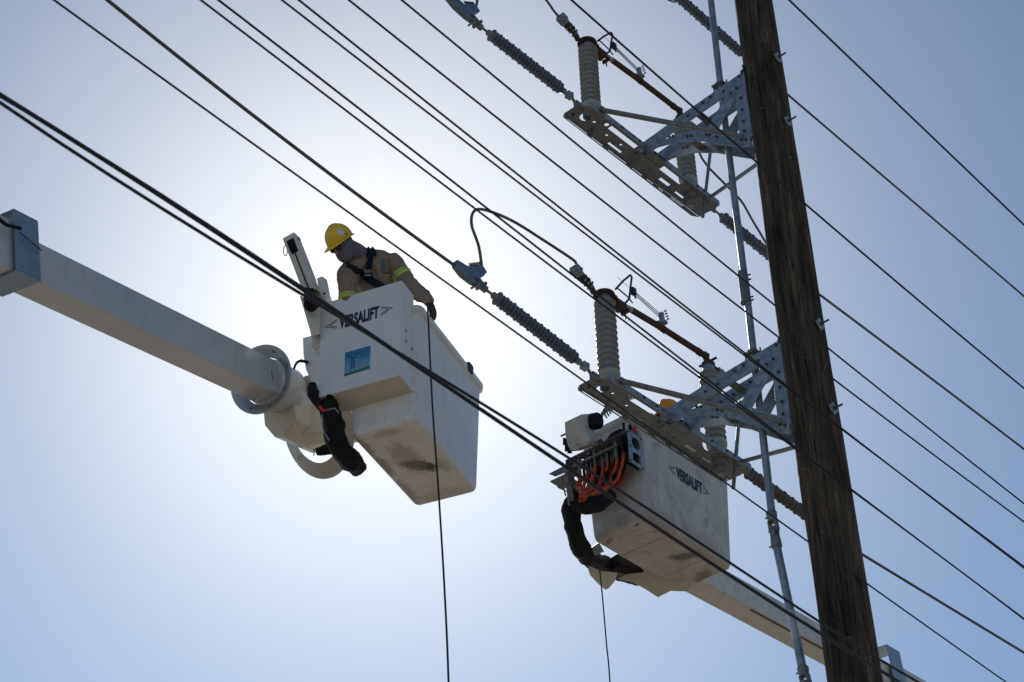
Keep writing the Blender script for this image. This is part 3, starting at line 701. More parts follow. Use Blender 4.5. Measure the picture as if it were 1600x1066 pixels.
def ujoint(q0, q1, r):
    a, b = rp_(*q0), rp_(*q1); ax = (b-a).normalized(); L = (b-a).length; s1 = ax.cross(d).normalized(); s2 = ax.cross(s1)
    m = MB()
    m.lathe(a, ax, [(r, 0), (r*1.15, 0.012), (r*1.1, 0.03), (r*0.95, L*0.28)], 16).lathe(b, -ax, [(r, 0), (r*1.15, 0.012), (r*1.1, 0.05), (r*0.95, L*0.3)], 16)
    for s in (-1, 1):
        m.box(a+ax*L*0.40+s1*r*0.78*s, ax*L*0.16, s1*0.009, s2*r*0.55); m.box(b-ax*L*0.40+s2*r*0.78*s, ax*L*0.16, s2*0.009, s1*r*0.55)
    c = (a+b)/2; m.tube([c-s1*r*1.25, c+s1*r*1.25], 0.010, 8).tube([c-s2*r*1.25, c+s2*r*1.25], 0.010, 8).box(c, ax*0.02, s1*0.02, s2*0.02)
    m.tube([b-ax*0.03, b-ax*0.03-s1*r*1.7], 0.008, 6).tube([a+ax*0.03, a+ax*0.03-s1*r*1.6], 0.008, 6)
    m.build('universal_joint', GALV_D, rod, bevel=0.003, seg=1)
ujoint((1205, 800), (1214, 856), 0.036); ujoint((1254, 1042), (1265, 1095), 0.036)
m = MB(); m.tube([rp_(1265, 1095), V((rc.x, rc.y, 0)) + V((0.0, 0, 0.0))], 0.03, 12).build('pipe', GALV, rod)
# guides where the pipe passes each bracket
for q in ((1125, 131), (1176, 549)):
    c = rp_(*q); m = MB(); m.lathe(c-ZZ*0.03, ZZ, [(0.032, 0), (0.045, 0), (0.045, 0.03), (0.032, 0.03)], 18).box(c-ZZ*0.03, d*0.055, p*0.06, ZZ*0.008).tube([c-p*0.07+ZZ*0.0, c-p*0.07-ZZ*0.06], 0.008, 6).tube([c+p*0.07, c+p*0.07-ZZ*0.06], 0.008, 6)
    m.build('pipe_guide', GALV_D, rod, bevel=0.003, seg=1)

# ------------------------------------------------------------------ buckets
def rloop(c, u, v, z, hu, hv, r, n=5):
    out_ = []
    for (su, sv, a0) in ((1, 1, 0), (-1, 1, 90), (-1, -1, 180), (1, -1, 270)):
        for k in range(n+1):
            an = radians(a0 + 90*k/n)
            out_.append(c + u*(su*(hu-r) + cos(an)*r) + v*(sv*(hv-r) + sin(an)*r) + ZZ*z)
    return out_
def bucket_mesh(c, u, v, hu, hv, H, tap, lip=0.028):
    m = MB()
    def T(z): return 1, tap*(z/H)
    rings = []
    def R(z, ins, r): 
        t = tap*(z/H); rings.append(rloop(c, u, v, z, hu+t-ins, hv+t-ins, r))
    R(0, 0.035, 0.03); R(0.004, 0.022, 0.04); R(0.014, 0.010, 0.05); R(0.035, 0.002, 0.055); R(0.06, 0, 0.055)
    for z in (0.3, 0.6, H-0.10): R(z, 0, 0.055)
    R(H-0.075, 0.0, 0.055); R(H-0.07, -lip*0.9, 0.075); R(H-0.03, -lip, 0.075); R(H-0.008, -lip*0.9, 0.075); R(H, -lip*0.4, 0.06); R(H, 0.012, 0.05); R(H-0.02, 0.02, 0.045)
    R(0.04, 0.02, 0.04); 
    n = len(rings[0]); vs = [q for r in rings for q in r]
    fs = [(i*n+k, i*n+(k+1) % n, (i+1)*n+(k+1) % n, (i+1)*n+k) for i in range(len(rings)-1) for k in range(n)]
    m.add(vs, fs, True); m.add(rings[0], [tuple(range(n))]); m.add(rings[-1], [tuple(range(n))])
    return m
def text_mesh(s, origin, ex, ey, width, height, name, m_, parent, bold=0.012):
    cu = bpy.data.curves.new('lettering', 'FONT'); cu.body = s; cu.size = 1; cu.offset = bold; cu.extrude = 0.0
    cu.space_character = 1.0; cu.resolution_u = 4
    o = bpy.data.objects.new('lettering', cu); COL.objects.link(o)
    bpy.context.view_layer.update()
    dg = bpy.context.evaluated_depsgraph_get()
    me = bpy.data.meshes.new_from_object(o.evaluated_get(dg)); COL.objects.unlink(o); bpy.data.objects.remove(o)
    xs = [q.co.x for q in me.vertices]; ys = [q.co.y for q in me.vertices]
    x0, x1, y0, y1 = min(xs), max(xs), min(ys), max(ys); nz = ex.cross(ey).normalized()
    for q in me.vertices:
        q.co = origin + ex*((q.co.x-x0)/(x1-x0)*width) + ey*((q.co.y-y0)/(y1-y0)*height) + nz*0.0015
    me.materials.clear(); me.materials.append(m_); me.update()
    ob = bpy.data.objects.new(name, me); COL.objects.link(ob)
    adopt(ob, parent); return ob
def strokes(lst, o, ex, ey, th, name, m_, parent, lift=0.0015):
    m = MB(); nz = ex.cross(ey).normalized()
    for (x0, y0, x1, y1) in lst:
        a, b = o+ex*x0+ey*y0, o+ex*x1+ey*y1; dd = (b-a).normalized(); s = nz.cross(dd)*(th/2)
        m.add([a-s+nz*lift, b-s+nz*lift, b+s+nz*lift, a+s+nz*lift], [(0, 1, 2, 3)])
    return m.build(name, m_, parent, recalc=False)

# ---- lift 1 (left)
u1, v1 = hdir(112.5), hdir(22.5)
b1 = P(648, 656, 14.9)
H1, hu1, hv1 = 1.17, 0.305, 0.635
c1 = b1 - u1*(hu1-0.01) + v1*(hv1-0.01)
lift1 = thing('aerial_lift', 'white bucket lift on the left with a worker standing in it', 'bucket lift', V((c1.x, c1.y, c1.z)), 'bucket lifts working at the line')
bc_ = c1+u1*0.03+v1*0.02
sp1 = [(bc_, 0.20, (0.02, 0.02, 0.02), 0.95, (v1*0.6+u1*0.8).normalized()), (bc_-v1*0.15-u1*0.05, 0.30, (0.30, 0.27, 0.23), 0.6, v1),
       (c1-u1*0.29-v1*0.1, 0.22, (0.22, 0.19, 0.15), 0.7, v1), (c1-u1*0.29-v1*0.45, 0.18, (0.25, 0.21, 0.17), 0.7, v1), (c1-u1*0.29+v1*0.35, 0.25, (0.25, 0.21, 0.17), 0.6, v1),
       (c1+u1*0.22+v1*0.1, 0.14, (0.33, 0.29, 0.24), 0.4, v1), (c1-v1*0.55, 0.14, (0.30, 0.27, 0.22), 0.5, u1), (c1+v1*0.55, 0.30, (0.35, 0.31, 0.26), 0.4, u1)]
WHITE1 = mat('white_fibreglass_left_bucket', (0.80, 0.80, 0.78), (0.72, 0.72, 0.70), 0.22, 0, 5, bump=0.02, dirt=(0.55, 0.53, 0.48), dscale=2.3, dlo=0.60, dhi=0.85, spots=sp1, streak=(0.50, 0.48, 0.44))
bk1 = bucket_mesh(c1, u1, v1, hu1, hv1, H1, 0.035).build('bucket', WHITE1, lift1, recalc=True)
# square cover over the near end, taller than it is deep, open below
ct = PL(628, 438, b1 - v1*0.26, v1)                     # upper right front corner
zt1 = ct.z
fr = c1 - v1*(hv1+0.245)                                # front plane of the cover
def fp(x, y): return PL(x, y, fr, v1)
q_tr, q_br, q_bl, q_tl = fp(628, 438), fp(628, 585), fp(495, 622), fp(499, 488)
m = MB(); back = v1*0.235
dn = 0.0
zb_ = (q_br.z+q_bl.z)/2; zt_ = q_tr.z
uR = (q_tr-c1).dot(u1); uL = (q_bl-c1).dot(u1)
def cv(uu, vv, zz): return V((c1.x, c1.y, 0)) + u1*uu - v1*(hv1+vv) + ZZ*zz
m.plate([[cv(uR, 0.245, zt_), cv(uR, 0.245, zb_), cv(uL, 0.245, zb_), cv(uL, 0.245, zt_)]], v1, 0.008)
m.plate([[cv(uR, 0.237, zt_), cv(uR, 0.237, zb_), cv(uR, 0.012, zb_-0.02), cv(uR, 0.012, zt_)]], -u1, 0.008)
m.plate([[cv(uL, 0.237, zt_), cv(uL, 0.237, zb_), cv(uL, 0.012, zb_-0.02), cv(uL, 0.012, zt_)]], u1, 0.008)
m.plate([[cv(uR-.01, 0.237, zt_-0.002), cv(uL+.01, 0.237, zt_-0.002), cv(uL+.01, 0.012, zt_-0.002), cv(uR-.01, 0.012, zt_-0.002)]], -ZZ, 0.008)
cover = m.build('cover', WHITE, lift1, bevel=0.004)
m = MB(); m.plate([[cv(uR-0.004, 0.241, zb_+0.002), cv(uL+0.004, 0.241, zb_+0.002), cv(uL+0.004, -0.0, zb_-0.022), cv(uR-0.004, -0.0, zb_-0.022)]], -ZZ, 0.006)
m.build('bottom_panel', CREAM, lift1, bevel=0.002)
m = MB(); m.box(c1 - v1*(hv1-0.01) + ZZ*(zb_-c1.z+0.02), u1*(hu1+0.01), v1*0.03, ZZ*0.04); m.build('trim_strip', WHITE, lift1)
for (x, y) in ((634, 517), (634, 533), (643, 545)):
    c = PL(x, y, cv(uR, 0, zt_), u1); m = MB(); m.hexbolt(c, u1, 0.011, 0.009); m.build('bolt', GALV_D, cover)
c = PL(648, 616, cv(uR, 0, zt_), u1); MB().hexbolt(c, u1, 0.010, 0.006).build('bolt', GALV_D, cover)
# lettering and chevrons on the cover front
t0 = fp(530, 513); t1 = fp(592, 494); exu = u1; 
wd = (t1-t0).dot(u1)
base = V((t0.x, t0.y, 0)) + ZZ*fp(530, 515).z
nrm_off = -v1*0.002
text_mesh('VERSALIFT', base+nrm_off, u1, ZZ, wd, 0.135, 'lettering', INK, cover, 0.04)
def chev(o, sgn, s):
    return [(0, 0, sgn*s, s*0.42), (sgn*s, s*0.42, 0, s*0.84), (sgn*s*0.05, s*0.16, sgn*s*0.68, s*0.42), (sgn*s*0.68, s*0.42, sgn*s*0.05, s*0.68)]
strokes(chev(0, 1, 0.115), base+u1*(wd+0.015)+ZZ*0.02+nrm_off, u1, ZZ, 0.006, 'chevron_mark', INKG, cover)
strokes(chev(0, -1, 0.115), base-u1*0.02+ZZ*0.02+nrm_off, u1, ZZ, 0.006, 'chevron_mark', INKG, cover)
# picture sticker: pylon and wires over a green field
s_bl, s_tr = fp(538, 588), fp(578, 542)
sw_, sh_ = (fp(578, 575)-s_bl).dot(u1), fp(538, 552).z-s_bl.z
so_ = V((s_bl.x, s_bl.y, s_bl.z)) - v1*0.002
m = MB(); m.plate([[so_, so_+u1*sw_, so_+u1*sw_+ZZ*sh_, so_+ZZ*sh_]], -v1, 0.001); stk = m.build('sticker', SKYP, cover)
SKYP.node_tree.nodes['Principled BSDF'].inputs['Base Color'].default_value = (0.1, 0.4, 0.6, 1)
def sky_print():
    n = SKYP.node_tree.nodes; l = SKYP.node_tree.links
    t = n.new('ShaderNodeTexCoord'); s = n.new('ShaderNodeSeparateXYZ'); l.new(t.outputs['Generated'], s.inputs[0])
    r = n.new('ShaderNodeValToRGB'); r.color_ramp.elements[0].color = (0.20, 0.46, 0.66, 1); r.color_ramp.elements[1].color = (0.015, 0.17, 0.40, 1)
    l.new(s.outputs['Z'], r.inputs['Fac']); l.new(r.outputs[0], n['Principled BSDF'].inputs['Base Color'])
sky_print()
so2 = so_ - v1*0.001
strokes([(0, sh_*0.03, sw_, sh_*0.075)], so2, u1, ZZ, 0.022, 'green_field', GREENP, stk)
strokes([(sw_*0.52, sh_*0.20, sw_*0.93, sh_*0.23)], so2, u1, ZZ, 0.022, 'cream_caption', CREAMP, stk)
py = [(0.22, 0.1, 0.28, 0.62), (0.42, 0.1, 0.36, 0.62), (0.28, 0.62, 0.16, 0.86), (0.36, 0.62, 0.46, 0.86), (0.28, 0.62, 0.46, 0.80), (0.36, 0.62, 0.18, 0.80), (0.10, 0.80, 0.54, 0.86), (0.23, 0.2, 0.40, 0.34), (0.40, 0.2, 0.25, 0.34), (0.25, 0.34, 0.38, 0.48), (0.39, 0.34, 0.26, 0.48), (0.26, 0.48, 0.37, 0.62), (0.38, 0.48, 0.28, 0.62)]
strokes([(a*sw_, b_*sh_, c_*sw_, e_*sh_) for a, b_, c_, e_ in py], so2, u1, ZZ, 0.004, 'pylon_drawing', INK, stk)
wl = [(0.46, 0.84, 0.75, 0.80), (0.75, 0.80, 1, 0.84), (0.46, 0.80, 0.75, 0.68), (0.75, 0.68, 1, 0.68), (0.3, 0.68, 0.7, 0.60), (0.7, 0.60, 1, 0.56), (0, 0.82, 0.16, 0.78)]
strokes([(a*sw_, b_*sh_, c_*sw_, e_*sh_) for a, b_, c_, e_ in wl], so2, u1, ZZ, 0.0025, 'wire_drawing', INK, stk)
# side plate left of the cover
pl_ = c1 - v1*(hv1+0.10)
sp = [PL(x, y, pl_, v1) for x, y in ((473, 528), (500, 521), (500, 612), (491, 606), (478, 578), (474, 555))]
m = MB(); m.plate([sp], v1, 0.02); sp_o = m.build('side_plate', WHITE, lift1, bevel=0.004)
MB().hexbolt(PL(490, 541, pl_, v1)-v1*0.006, v1, 0.012, 0.012).build('bolt', GALV_D, sp_o)
# pad clipped over the rim
rr_ = c1 + u1*(hu1+0.05) + v1*(hv1*0.55) + ZZ*(H1-0.02)
m = MB(); m.box(rr_, u1*0.03, v1*0.05, ZZ*0.05); m.build('rim_pad', BLUEP, lift1, bevel=0.02, seg=3)

# boom 1
A1, B1_ = P(62, 440, 12.9), P(340, 571, 14.75)
ax1 = (B1_-A1).normalized(); s1_ = ax1.cross(ZZ).normalized(); t1_ = s1_.cross(ax1)   # s: to the right/near side
def boomthing(A_, ax, s, t, l0, l1, h, wdt, nm, m_, par, bev=0.012):
    m = MB(); c = A_ + ax*((l0+l1)/2) + t*(h/2) - s*(wdt/2)
    m.box(c, ax*((l1-l0)/2), s*(wdt/2), t*(h/2)); return m.build(nm, m_, par, bevel=bev, seg=3)
LB1 = (B1_-A1).length
EB1 = LB1
while proj(A1+ax1*EB1)[0] < 445: EB1 += 0.02
bm1 = boomthing(A1, ax1, s1_, t1_, -0.15, EB1, 0.325, 0.255, 'boom', PAINT, lift1)
for k in range(3):
    c = A1+ax1*(EB1-0.18)+t1_*(0.13+0.03*k); MB().hexbolt(c, s1_, 0.007, 0.006).build('bolt', INKG, bm1)
m = MB()
for f_ in (0.22, 0.55, 0.80):
    c = A1+ax1*(EB1*f_)+s1_*0.001+t1_*0.02; m.mark().box(c, ax1*0.018, s1_*0.003, t1_*0.008)
m.build_many('drain_plug', CREAM, bm1)
m = MB(); c = A1+ax1*(EB1-0.05)
m.box(c+t1_*0.1625+s1_*0.001, ax1*0.006, s1_*0.003, t1_*0.160).box(c-s1_*0.1275-t1_*0.001, ax1*0.006, s1_*0.125, t1_*0.003)
m.build('end_seam', PAINT, bm1)
# outer boom and steel collar at the left edge
boomthing(A1-t1_*0.005-s1_*0.01, ax1, s1_, t1_, -6.0, -0.13, 0.41, 0.29, 'outer_boom', PAINT, lift1)
COLM = mat('blue_grey_steel', (0.27, 0.36, 0.43), (0.17, 0.25, 0.32), 0.4, 0.3, 9, dirt=(0.05, 0.06, 0.07), dscale=7, dlo=0.62, dhi=0.75)
m = MB(); cc = A1-ax1*0.12
def ringbox(m, a, b, h0, h1, w0, w1, th):
    for (t_a, t_b, s_a, s_b) in ((h1-th, h1, w0, w1), (h0, h0+th, w0, w1), (h0+th, h1-th, w0, w0+th), (h0+th, h1-th, w1-th, w1)):
        m.box(cc + ax1*((a+b)/2) + t1_*((t_a+t_b)/2) - s1_*((s_a+s_b)/2), ax1*((b-a)/2), t1_*((t_b-t_a)/2), s1_*((s_b-s_a)/2))
ringbox(m, -0.16, 0.10, -0.02, 0.475, -0.03, 0.33, 0.012)
col_o = m.build('collar', COLM, lift1, bevel=0.003)
MB().tube([cc-ax1*0.5+s1_*0.06+t1_*0.34, cc-ax1*0.3+s1_*0.075+t1_*0.27, cc-ax1*0.15+s1_*0.075+t1_*0.30], 0.014, 8).tube([cc-ax1*0.14+s1_*0.056+t1_*0.28, cc+ax1*0.09+s1_*0.056+t1_*0.22], 0.004, 6).build('hose', BLACK, col_o)
# ring guard at the boom end
lr = LB1
while proj(A1+ax1*lr+t1_*0.16-s1_*0.125)[0] < 412: lr += 0.02
ce = A1+ax1*lr+t1_*0.16-s1_*0.125
def ringg(c, ax, ro, ri, th, nm, m_, par, flare=0.05, n=48):
    m = MB(); m.lathe(c, ax, [(ri, 0), (ro*0.97, flare), (ro, flare+0.004), (ro, flare+th), (ro*0.965, flare+th+0.004), (ri, th), (ri, 0)], n, cap=False)
    return m.build(nm, m_, par)
DISC = mat('satin_grey_disc', (0.42, 0.43, 0.43), (0.34, 0.36, 0.37), 0.35, 0.5, 4)
ringg(ce, ax1, 0.315, 0.215, 0.012, 'ring_guard', DISC, lift1, flare=-0.07)
MB().lathe(ce+ax1*0.02, ax1, [(0.16, 0), (0.205, 0.01), (0.215, 0.03), (0.215, 0.30), (0.19, 0.34)], 40).build('pivot_drum', PAINT, lift1)
for k in range(8):
    an = pi*k/4+0.2; MB().hexbolt(ce+s1_*cos(an)*0.265+t1_*sin(an)*0.265-ax1*0.045, -ax1, 0.010, 0.014).build('bolt', GALV_D, lift1)
# knuckle housing behind the ring
kax = ax1
kn = P(441, 652, proj(A1+ax1*EB1)[2]+0.15)
m = MB()
pf = [(-0.19, 0.15), (-0.08, 0.42), (0.12, 0.42), (0.14, -0.07), (-0.02, -0.18), (-0.10, -0.16), (-0.19, -0.02)]
fpz = [kn + s1_*a + t1_*b_ for a, b_ in pf]
m.plate([fpz], kax, 0.60); m.build('knuckle_housing', CREAM, lift1, bevel=0.012, seg=3)
MB().beam(kn+kax*0.3+s1_*0.0, kn+kax*0.3+s1_*0.0+u1*0.55+v1*0.2, 0.2, 0.3).build('knuckle_arm', CREAM, lift1, bevel=0.01)
c2r = P(492, 668, 15.95)
ringg(c2r, (ax1*0.8+u1*0.35+ZZ*0.3).normalized(), 0.47, 0.32, 0.012, 'ring_guard', mat('cream_disc', (0.55, 0.52, 0.46), (0.44, 0.42, 0.38), 0.35, 0.2, 5), lift1, flare=0.03)
MB().lathe(P(469, 716, 15.2), -FW, [(0.022, 0), (0.022, 0.012), (0.012, 0.014), (0.012, 0.002)], 18, cap=False).build('grommet', PORCB, lift1)
# black padded hose sleeves
def sleeve(pts, rs, nm, par, m_=BLACK, seedz=0.0, amp=0.25, n=18):
    q = smoothpath(pts, 10); k = len(q); 
    R_ = [rs[0] + 0.0]*k
    for i in range(k):
        t = i/(k-1)*(len(rs)-1); j = min(int(t), len(rs)-2); R_[i] = rs[j]*(1-(t-j)) + rs[j+1]*(t-j)
    m = MB(); m.tube(q, R_, n)
    for i, x in enumerate(m.v):
        x = V(x); kk = min(i//n, k-1); dd = (x-q[kk])
        if dd.length > 1e-5:
            m.v[i] = tuple(x + dd*(noise.noise(V((x.x*11, x.y*11, x.z*16+seedz)))*amp + noise.noise(x*34)*amp*0.35))
    return m.build(nm, m_, par, recalc=False)
sleeve([P(512, 628, 15.15), P(521, 660, 15.1), P(526, 688, 15.1), P(540, 712, 15.2), P(556, 728, 15.4), P(561, 733, 15.5)], [0.075, 0.09, 0.085, 0.095, 0.085, 0.05], 'hose_sleeve', lift1)
sleeve([P(494, 706, 15.5), P(508, 703, 15.5), P(528, 700, 15.5)], [0.03, 0.045, 0.05], 'hose_sleeve', lift1)
sleeve([P(459, 577, 15.4), P(463, 568, 15.4), P(470, 564, 15.45), P(480, 566, 15.6)], [0.010, 0.012, 0.014, 0.014], 'hose_sleeve', lift1)
sleeve([P(488, 600, 15.2), P(489, 615, 15.15), P(497, 632, 15.1), P(505, 642, 15.1)], [0.035, 0.05, 0.03, 0.02], 'hose_sleeve', lift1)
MB().tube([P(498, 634, 14.95), P(506, 642, 14.95), P(513, 640, 14.95)], 0.012, 8).build('red_strap', REDP, lift1)
MB().tube([P(513, 640, 14.95), P(523, 638, 14.95), P(529, 645, 14.95)], 0.006, 6).tube(smoothpath([P(503, 648, 14.95), P(505, 670, 14.95), P(514, 688, 15.0)], 5), 0.006, 6).build('grey_tube', GALV, lift1)
# material-handling jib
ja, jb = P(455, 372, 16.02), P(489, 460, 15.72)
jd = (jb-ja).normalized(); jx = RT - jd*RT.dot(jd); jx.normalize(); jy = jd.cross(jx)
m = MB(); W_ = 0.060
def wallbox(m, a, b, hw, th, x, y):
    for sx_ in (-1, 1):
        m.box((a+b)/2 + x*(sx_*(hw-th/2)), (b-a)/2, x*(th/2), y*hw)
        m.box((a+b)/2 + y*(sx_*(hw-th/2)), (b-a)/2, x*(hw-th), y*(th/2))
wallbox(m, ja, jb, W_, 0.008, (jx*0.93+jy*0.35).normalized(), (jy*0.93-jx*0.35).normalized())
X_, Y_ = (jx*0.93+jy*0.35).normalized(), (jy*0.93-jx*0.35).normalized()
jib = m.build('jib_arm', CREAM, lift1, bevel=0.003)
nf = Y_ if Y_.dot(FW) < 0 else -Y_
m = MB()
for s in (-0.018, 0.02): m.tube([ja+jd*0.09+nf*0.052+X_*s, ja+jd*0.2+nf*(W_+0.004)+X_*s], 0.012, 8)
m.tube([ja+jd*0.1+nf*(W_+0.006), ja+jd*0.36+nf*(W_+0.008), jb+nf*(W_+0.01)], 0.006, 6)
m.box(ja+jd*0.12+nf*(W_+0.001), jd*0.07, X_*0.035, nf*0.002)
m.build('winch_line', BLACK, jib)
m = MB()
rg = P(446, 392, 15.95); k_ = 16
m.tube([rg + (UP*0.045*cos(2*pi*i/k_) + RT*0.018*sin(2*pi*i/k_)) for i in range(k_+1)], 0.004, 6, cap=False).tube([rg+UP*0.04, P(452, 385, 15.95)], 0.004, 6)
m.build('pull_ring', BOLT, jib)
m = MB(); 
for s in (-1, 1): m.lathe(ja+jd*0.05+X_*(W_*s), X_*s, [(0.018, 0), (0.018, 0.012), (0.01, 0.013)], 12)
m.lathe(ja+jd*0.02, X_, [(0.03, -0.03), (0.03, 0.03)], 14)
m.build('sheave', GALV_D, jib)
ba, bb_ = P(496, 466, 15.85), P(512, 545, 15.6)
m = MB(); m.beam(ba, bb_, 0.20, 0.16, v1); m.build('jib_base', CREAM, lift1, bevel=0.008)
m = MB(); m.beam(P(503, 436, 15.85), P(516, 500, 15.7), 0.055, 0.10, v1); m.build('jib_side_plate', WHITE, lift1, bevel=0.004)
m = MB(); m.plate([[P(468, 462, 15.6), P(500, 484, 15.6), P(500, 522, 15.45), P(487, 526, 15.45)]], FW, 0.14).build('jib_foot', CREAM, lift1, bevel=0.006)
m = MB(); m.lathe(P(486, 476, 15.45), (FW+RT*0.3+UP*0.4).normalized(), [(0.05, -0.03), (0.062, -0.02), (0.062, 0.05), (0.05, 0.06)], 24).build('winch_drum', BLACK, lift1)
MB().tube([P(482, 450, 15.6), P(479, 470, 15.6)], 0.03, 12).box(P(484, 454, 15.6), RT*0.035, UP*0.02, FW*0.02).build('winch_bracket', BLACK, lift1)
for q in ((495, 456), (507, 459)): MB().hexbolt(P(*q, 15.68), -FW, 0.012, 0.02).build('bolt', RUST, lift1)

# ---- lift 2 (right)
u2, v2 = hdir(130.5), hdir(40.5)
b2 = P(1011, 807, 15.2)
H2, hu2, hv2 = 1.07, 0.300, 0.622
c2 = b2 - u2*hu2 + v2*hv2
lift2 = thing('aerial_lift', 'grimy white bucket lift on the right with orange hoses, in front of the wooden pole', 'bucket lift', c2.copy(), 'bucket lifts working at the line')
random.seed(5)
sp2_ = []
for k in range(9):
    a_, b_ = random.uniform(-0.58, 0.58), random.uniform(-0.28, 0.28)
    sp2_.append((c2+v2*a_+u2*b_, random.choice((0.04, 0.06, 0.16)), (0.10, 0.08, 0.06) if k % 2 else (0.05, 0.045, 0.04), random.uniform(0.3, 0.8), (v2*random.uniform(-1, 1)+u2).normalized()))
sp2_ += [(c2+u2*0.34+v2*0.25+ZZ*0.3, 0.07, (0.05, 0.05, 0.05), 0.9, ZZ), (c2+u2*0.34-v2*0.35+ZZ*0.45, 0.05, (0.05, 0.05, 0.05), 0.9, (ZZ*2-v2).normalized()),
         (c2+u2*0.33+v2*0.2+ZZ*0.05, 0.35, (0.42, 0.36, 0.28), 0.6, v2), (c2+u2*0.33-v2*0.4+ZZ*0.02, 0.3, (0.38, 0.32, 0.25), 0.6, v2)]
WHITE2 = mat('white_fibreglass_right_bucket', (0.62, 0.60, 0.57), (0.46, 0.44, 0.41), 0.4, 0, 7, bump=0.06, dirt=(0.26, 0.24, 0.21), dscale=5.5, dlo=0.54, dhi=0.74, spots=sp2_, streak=(0.38, 0.36, 0.32))
bk2 = bucket_mesh(c2, u2, v2, hu2, hv2, H2, 0.045).build('bucket', WHITE2, lift2)
m = MB(); m.tube([c2-v2*0.25+u2*-0.28-ZZ*0.002, c2-v2*0.25+u2*0.28-ZZ*0.002], 0.004, 6).tube([c2+v2*0.3+u2*-0.28-ZZ*0.002, c2+v2*0.3+u2*0.28-ZZ*0.002], 0.004, 6).build('moulding_seam', WHITE_D, bk2)
sd2 = c2+u2*(hu2+0.032)
def f2(x, y): return PL(x, y, sd2, u2)
n2 = ZZ*1.0
t0 = f2(1057, 747); t1 = f2(1097, 769); wd2 = (t1-t0).dot(v2)
tilt = -0.042/1.07
ez2 = (ZZ + u2*0.042).normalized()
def onface(x, y):
    q = f2(x, y); zz = q.z-c2.z; return q + u2*(0.045*zz/H2 - 0.032 + 0.003)
bs2 = onface(1058, 747)
text_mesh('VERSALIFT', bs2, v2, ez2, wd2, 0.125, 'lettering', INK, bk2, 0.04)
strokes(chev(0, 1, 0.10), bs2+v2*(wd2+0.015)+ez2*0.02, v2, ez2, 0.005, 'chevron_mark', INKG, bk2)
strokes(chev(0, -1, 0.10), bs2-v2*0.02+ez2*0.02, v2, ez2, 0.005, 'chevron_mark', INKG, bk2)
# boom 2
A2b, B2b = P(1108, 913, 16.5), P(1290, 1013, 18.4)
ax2 = (B2b-A2b).normalized(); s2_ = ax2.cross(ZZ).normalized(); t2_ = s2_.cross(ax2)
bm2 = boomthing(A2b, ax2, s2_, t2_, -0.12, 8.5, 0.265, 0.25, 'boom', WHITE_D, lift2)
MB().box(A2b+ax2*2.0-s2_*0.03-t2_*0.004, ax2*1.1, s2_*0.008, t2_*0.003).build('grime_seam', SCUFF, bm2)
lc2 = (P(1405, 1075, 19.8)-A2b).dot(ax2)
cc = A2b + ax2*lc2
ax1_, t1s, s1s = ax1, t1_, s1_
ax1, t1_, s1_ = ax2, t2_, s2_
m = MB(); ringbox(m, -0.18, 0.18, -0.05, 0.45, -0.05, 0.30, 0.012); m.build('collar', COLM, lift2, bevel=0.003)
ax1, t1_, s1_ = ax1_, t1s, s1s
boomthing(A2b+ax2*(lc2+0.3)-t2_*0.05+s2_*0.03, ax2, s2_, t2_, -0.3, 9.0, 0.33, 0.30, 'outer_boom', WHITE_D, lift2)
# knuckle under the bucket
m = MB(); m.plate([[P(965, 905, 16.1), P(997, 885, 16.1), P(1090, 900, 16.1), P(1075, 925, 16.1), P(1048, 924, 16.1), P(1028, 934, 16.1), P(1008, 921, 16.1), P(990, 911, 16.1)]], (FW+UP*0.2).normalized(), 0.3).build('knuckle_cover', CREAM, lift2, bevel=0.008)
m = MB(); m.lathe(P(1066, 903, 16.35), ZZ, [(0.07, -0.085), (0.095, -0.07), (0.095, 0.06), (0.05, 0.08)], 28).build('knuckle_bearing', BLUEP, lift2)
m = MB(); m.plate([[P(920, 884, 15.6), P(940, 893, 15.6), P(965, 895, 15.6), P(961, 908, 15.6), P(952, 919, 15.6), P(946, 922, 15.6), P(934, 912, 15.6), P(922, 899, 15.6), P(919, 890, 15.6)]], FW, 0.012).build('guard_shell', CREAM, lift2, bevel=0.004)
m = MB(); m.beam(P(960, 878, 16.0), P(1050, 903, 16.4), 0.12, 0.12); m.build('leveling_arm', BLACK, lift2, bevel=0.01)
m = MB(); m.plate([[P(924, 856, 15.4), P(936, 848, 15.4), P(944, 862, 15.4), P(930, 868, 15.4)]], FW, 0.03).build('bracket_tab', GALV, lift2)
# control valve tray on the near end of bucket 2
nf2 = c2 - v2*(hv2+0.03)
def g2(uu, vv, zz): return c2 + u2*uu - v2*(hv2+0.03+vv) + ZZ*zz
zp = PL(982, 668, nf2, v2).z - c2.z
uA = (PL(983, 700, nf2-v2*0.20, v2)-c2).dot(u2)
uB = (PL(884, 735, nf2-v2*0.20, v2)-c2).dot(u2)
tz = PL(983, 670, nf2-v2*0.2, v2).z-c2.z; bz = PL(983, 722, nf2-v2*0.2, v2).z-c2.z
m = MB()
hol = []
for i in range(5):
    for j in range(3):
        cx, cy = uB+0.12+0.05*i, 0.06+0.045*j
        hol.append([g2(cx+0.014*cos(2*pi*k/8), cy+0.014*sin(2*pi*k/8), tz) for k in range(8)])
m.plate([[g2(uA, 0.20, tz), g2(uB, 0.20, tz), g2(uB, 0.0, tz), g2(uA, 0, tz)]] + hol, -ZZ, 0.008)
m.build('valve_tray', GALV_D, lift2)
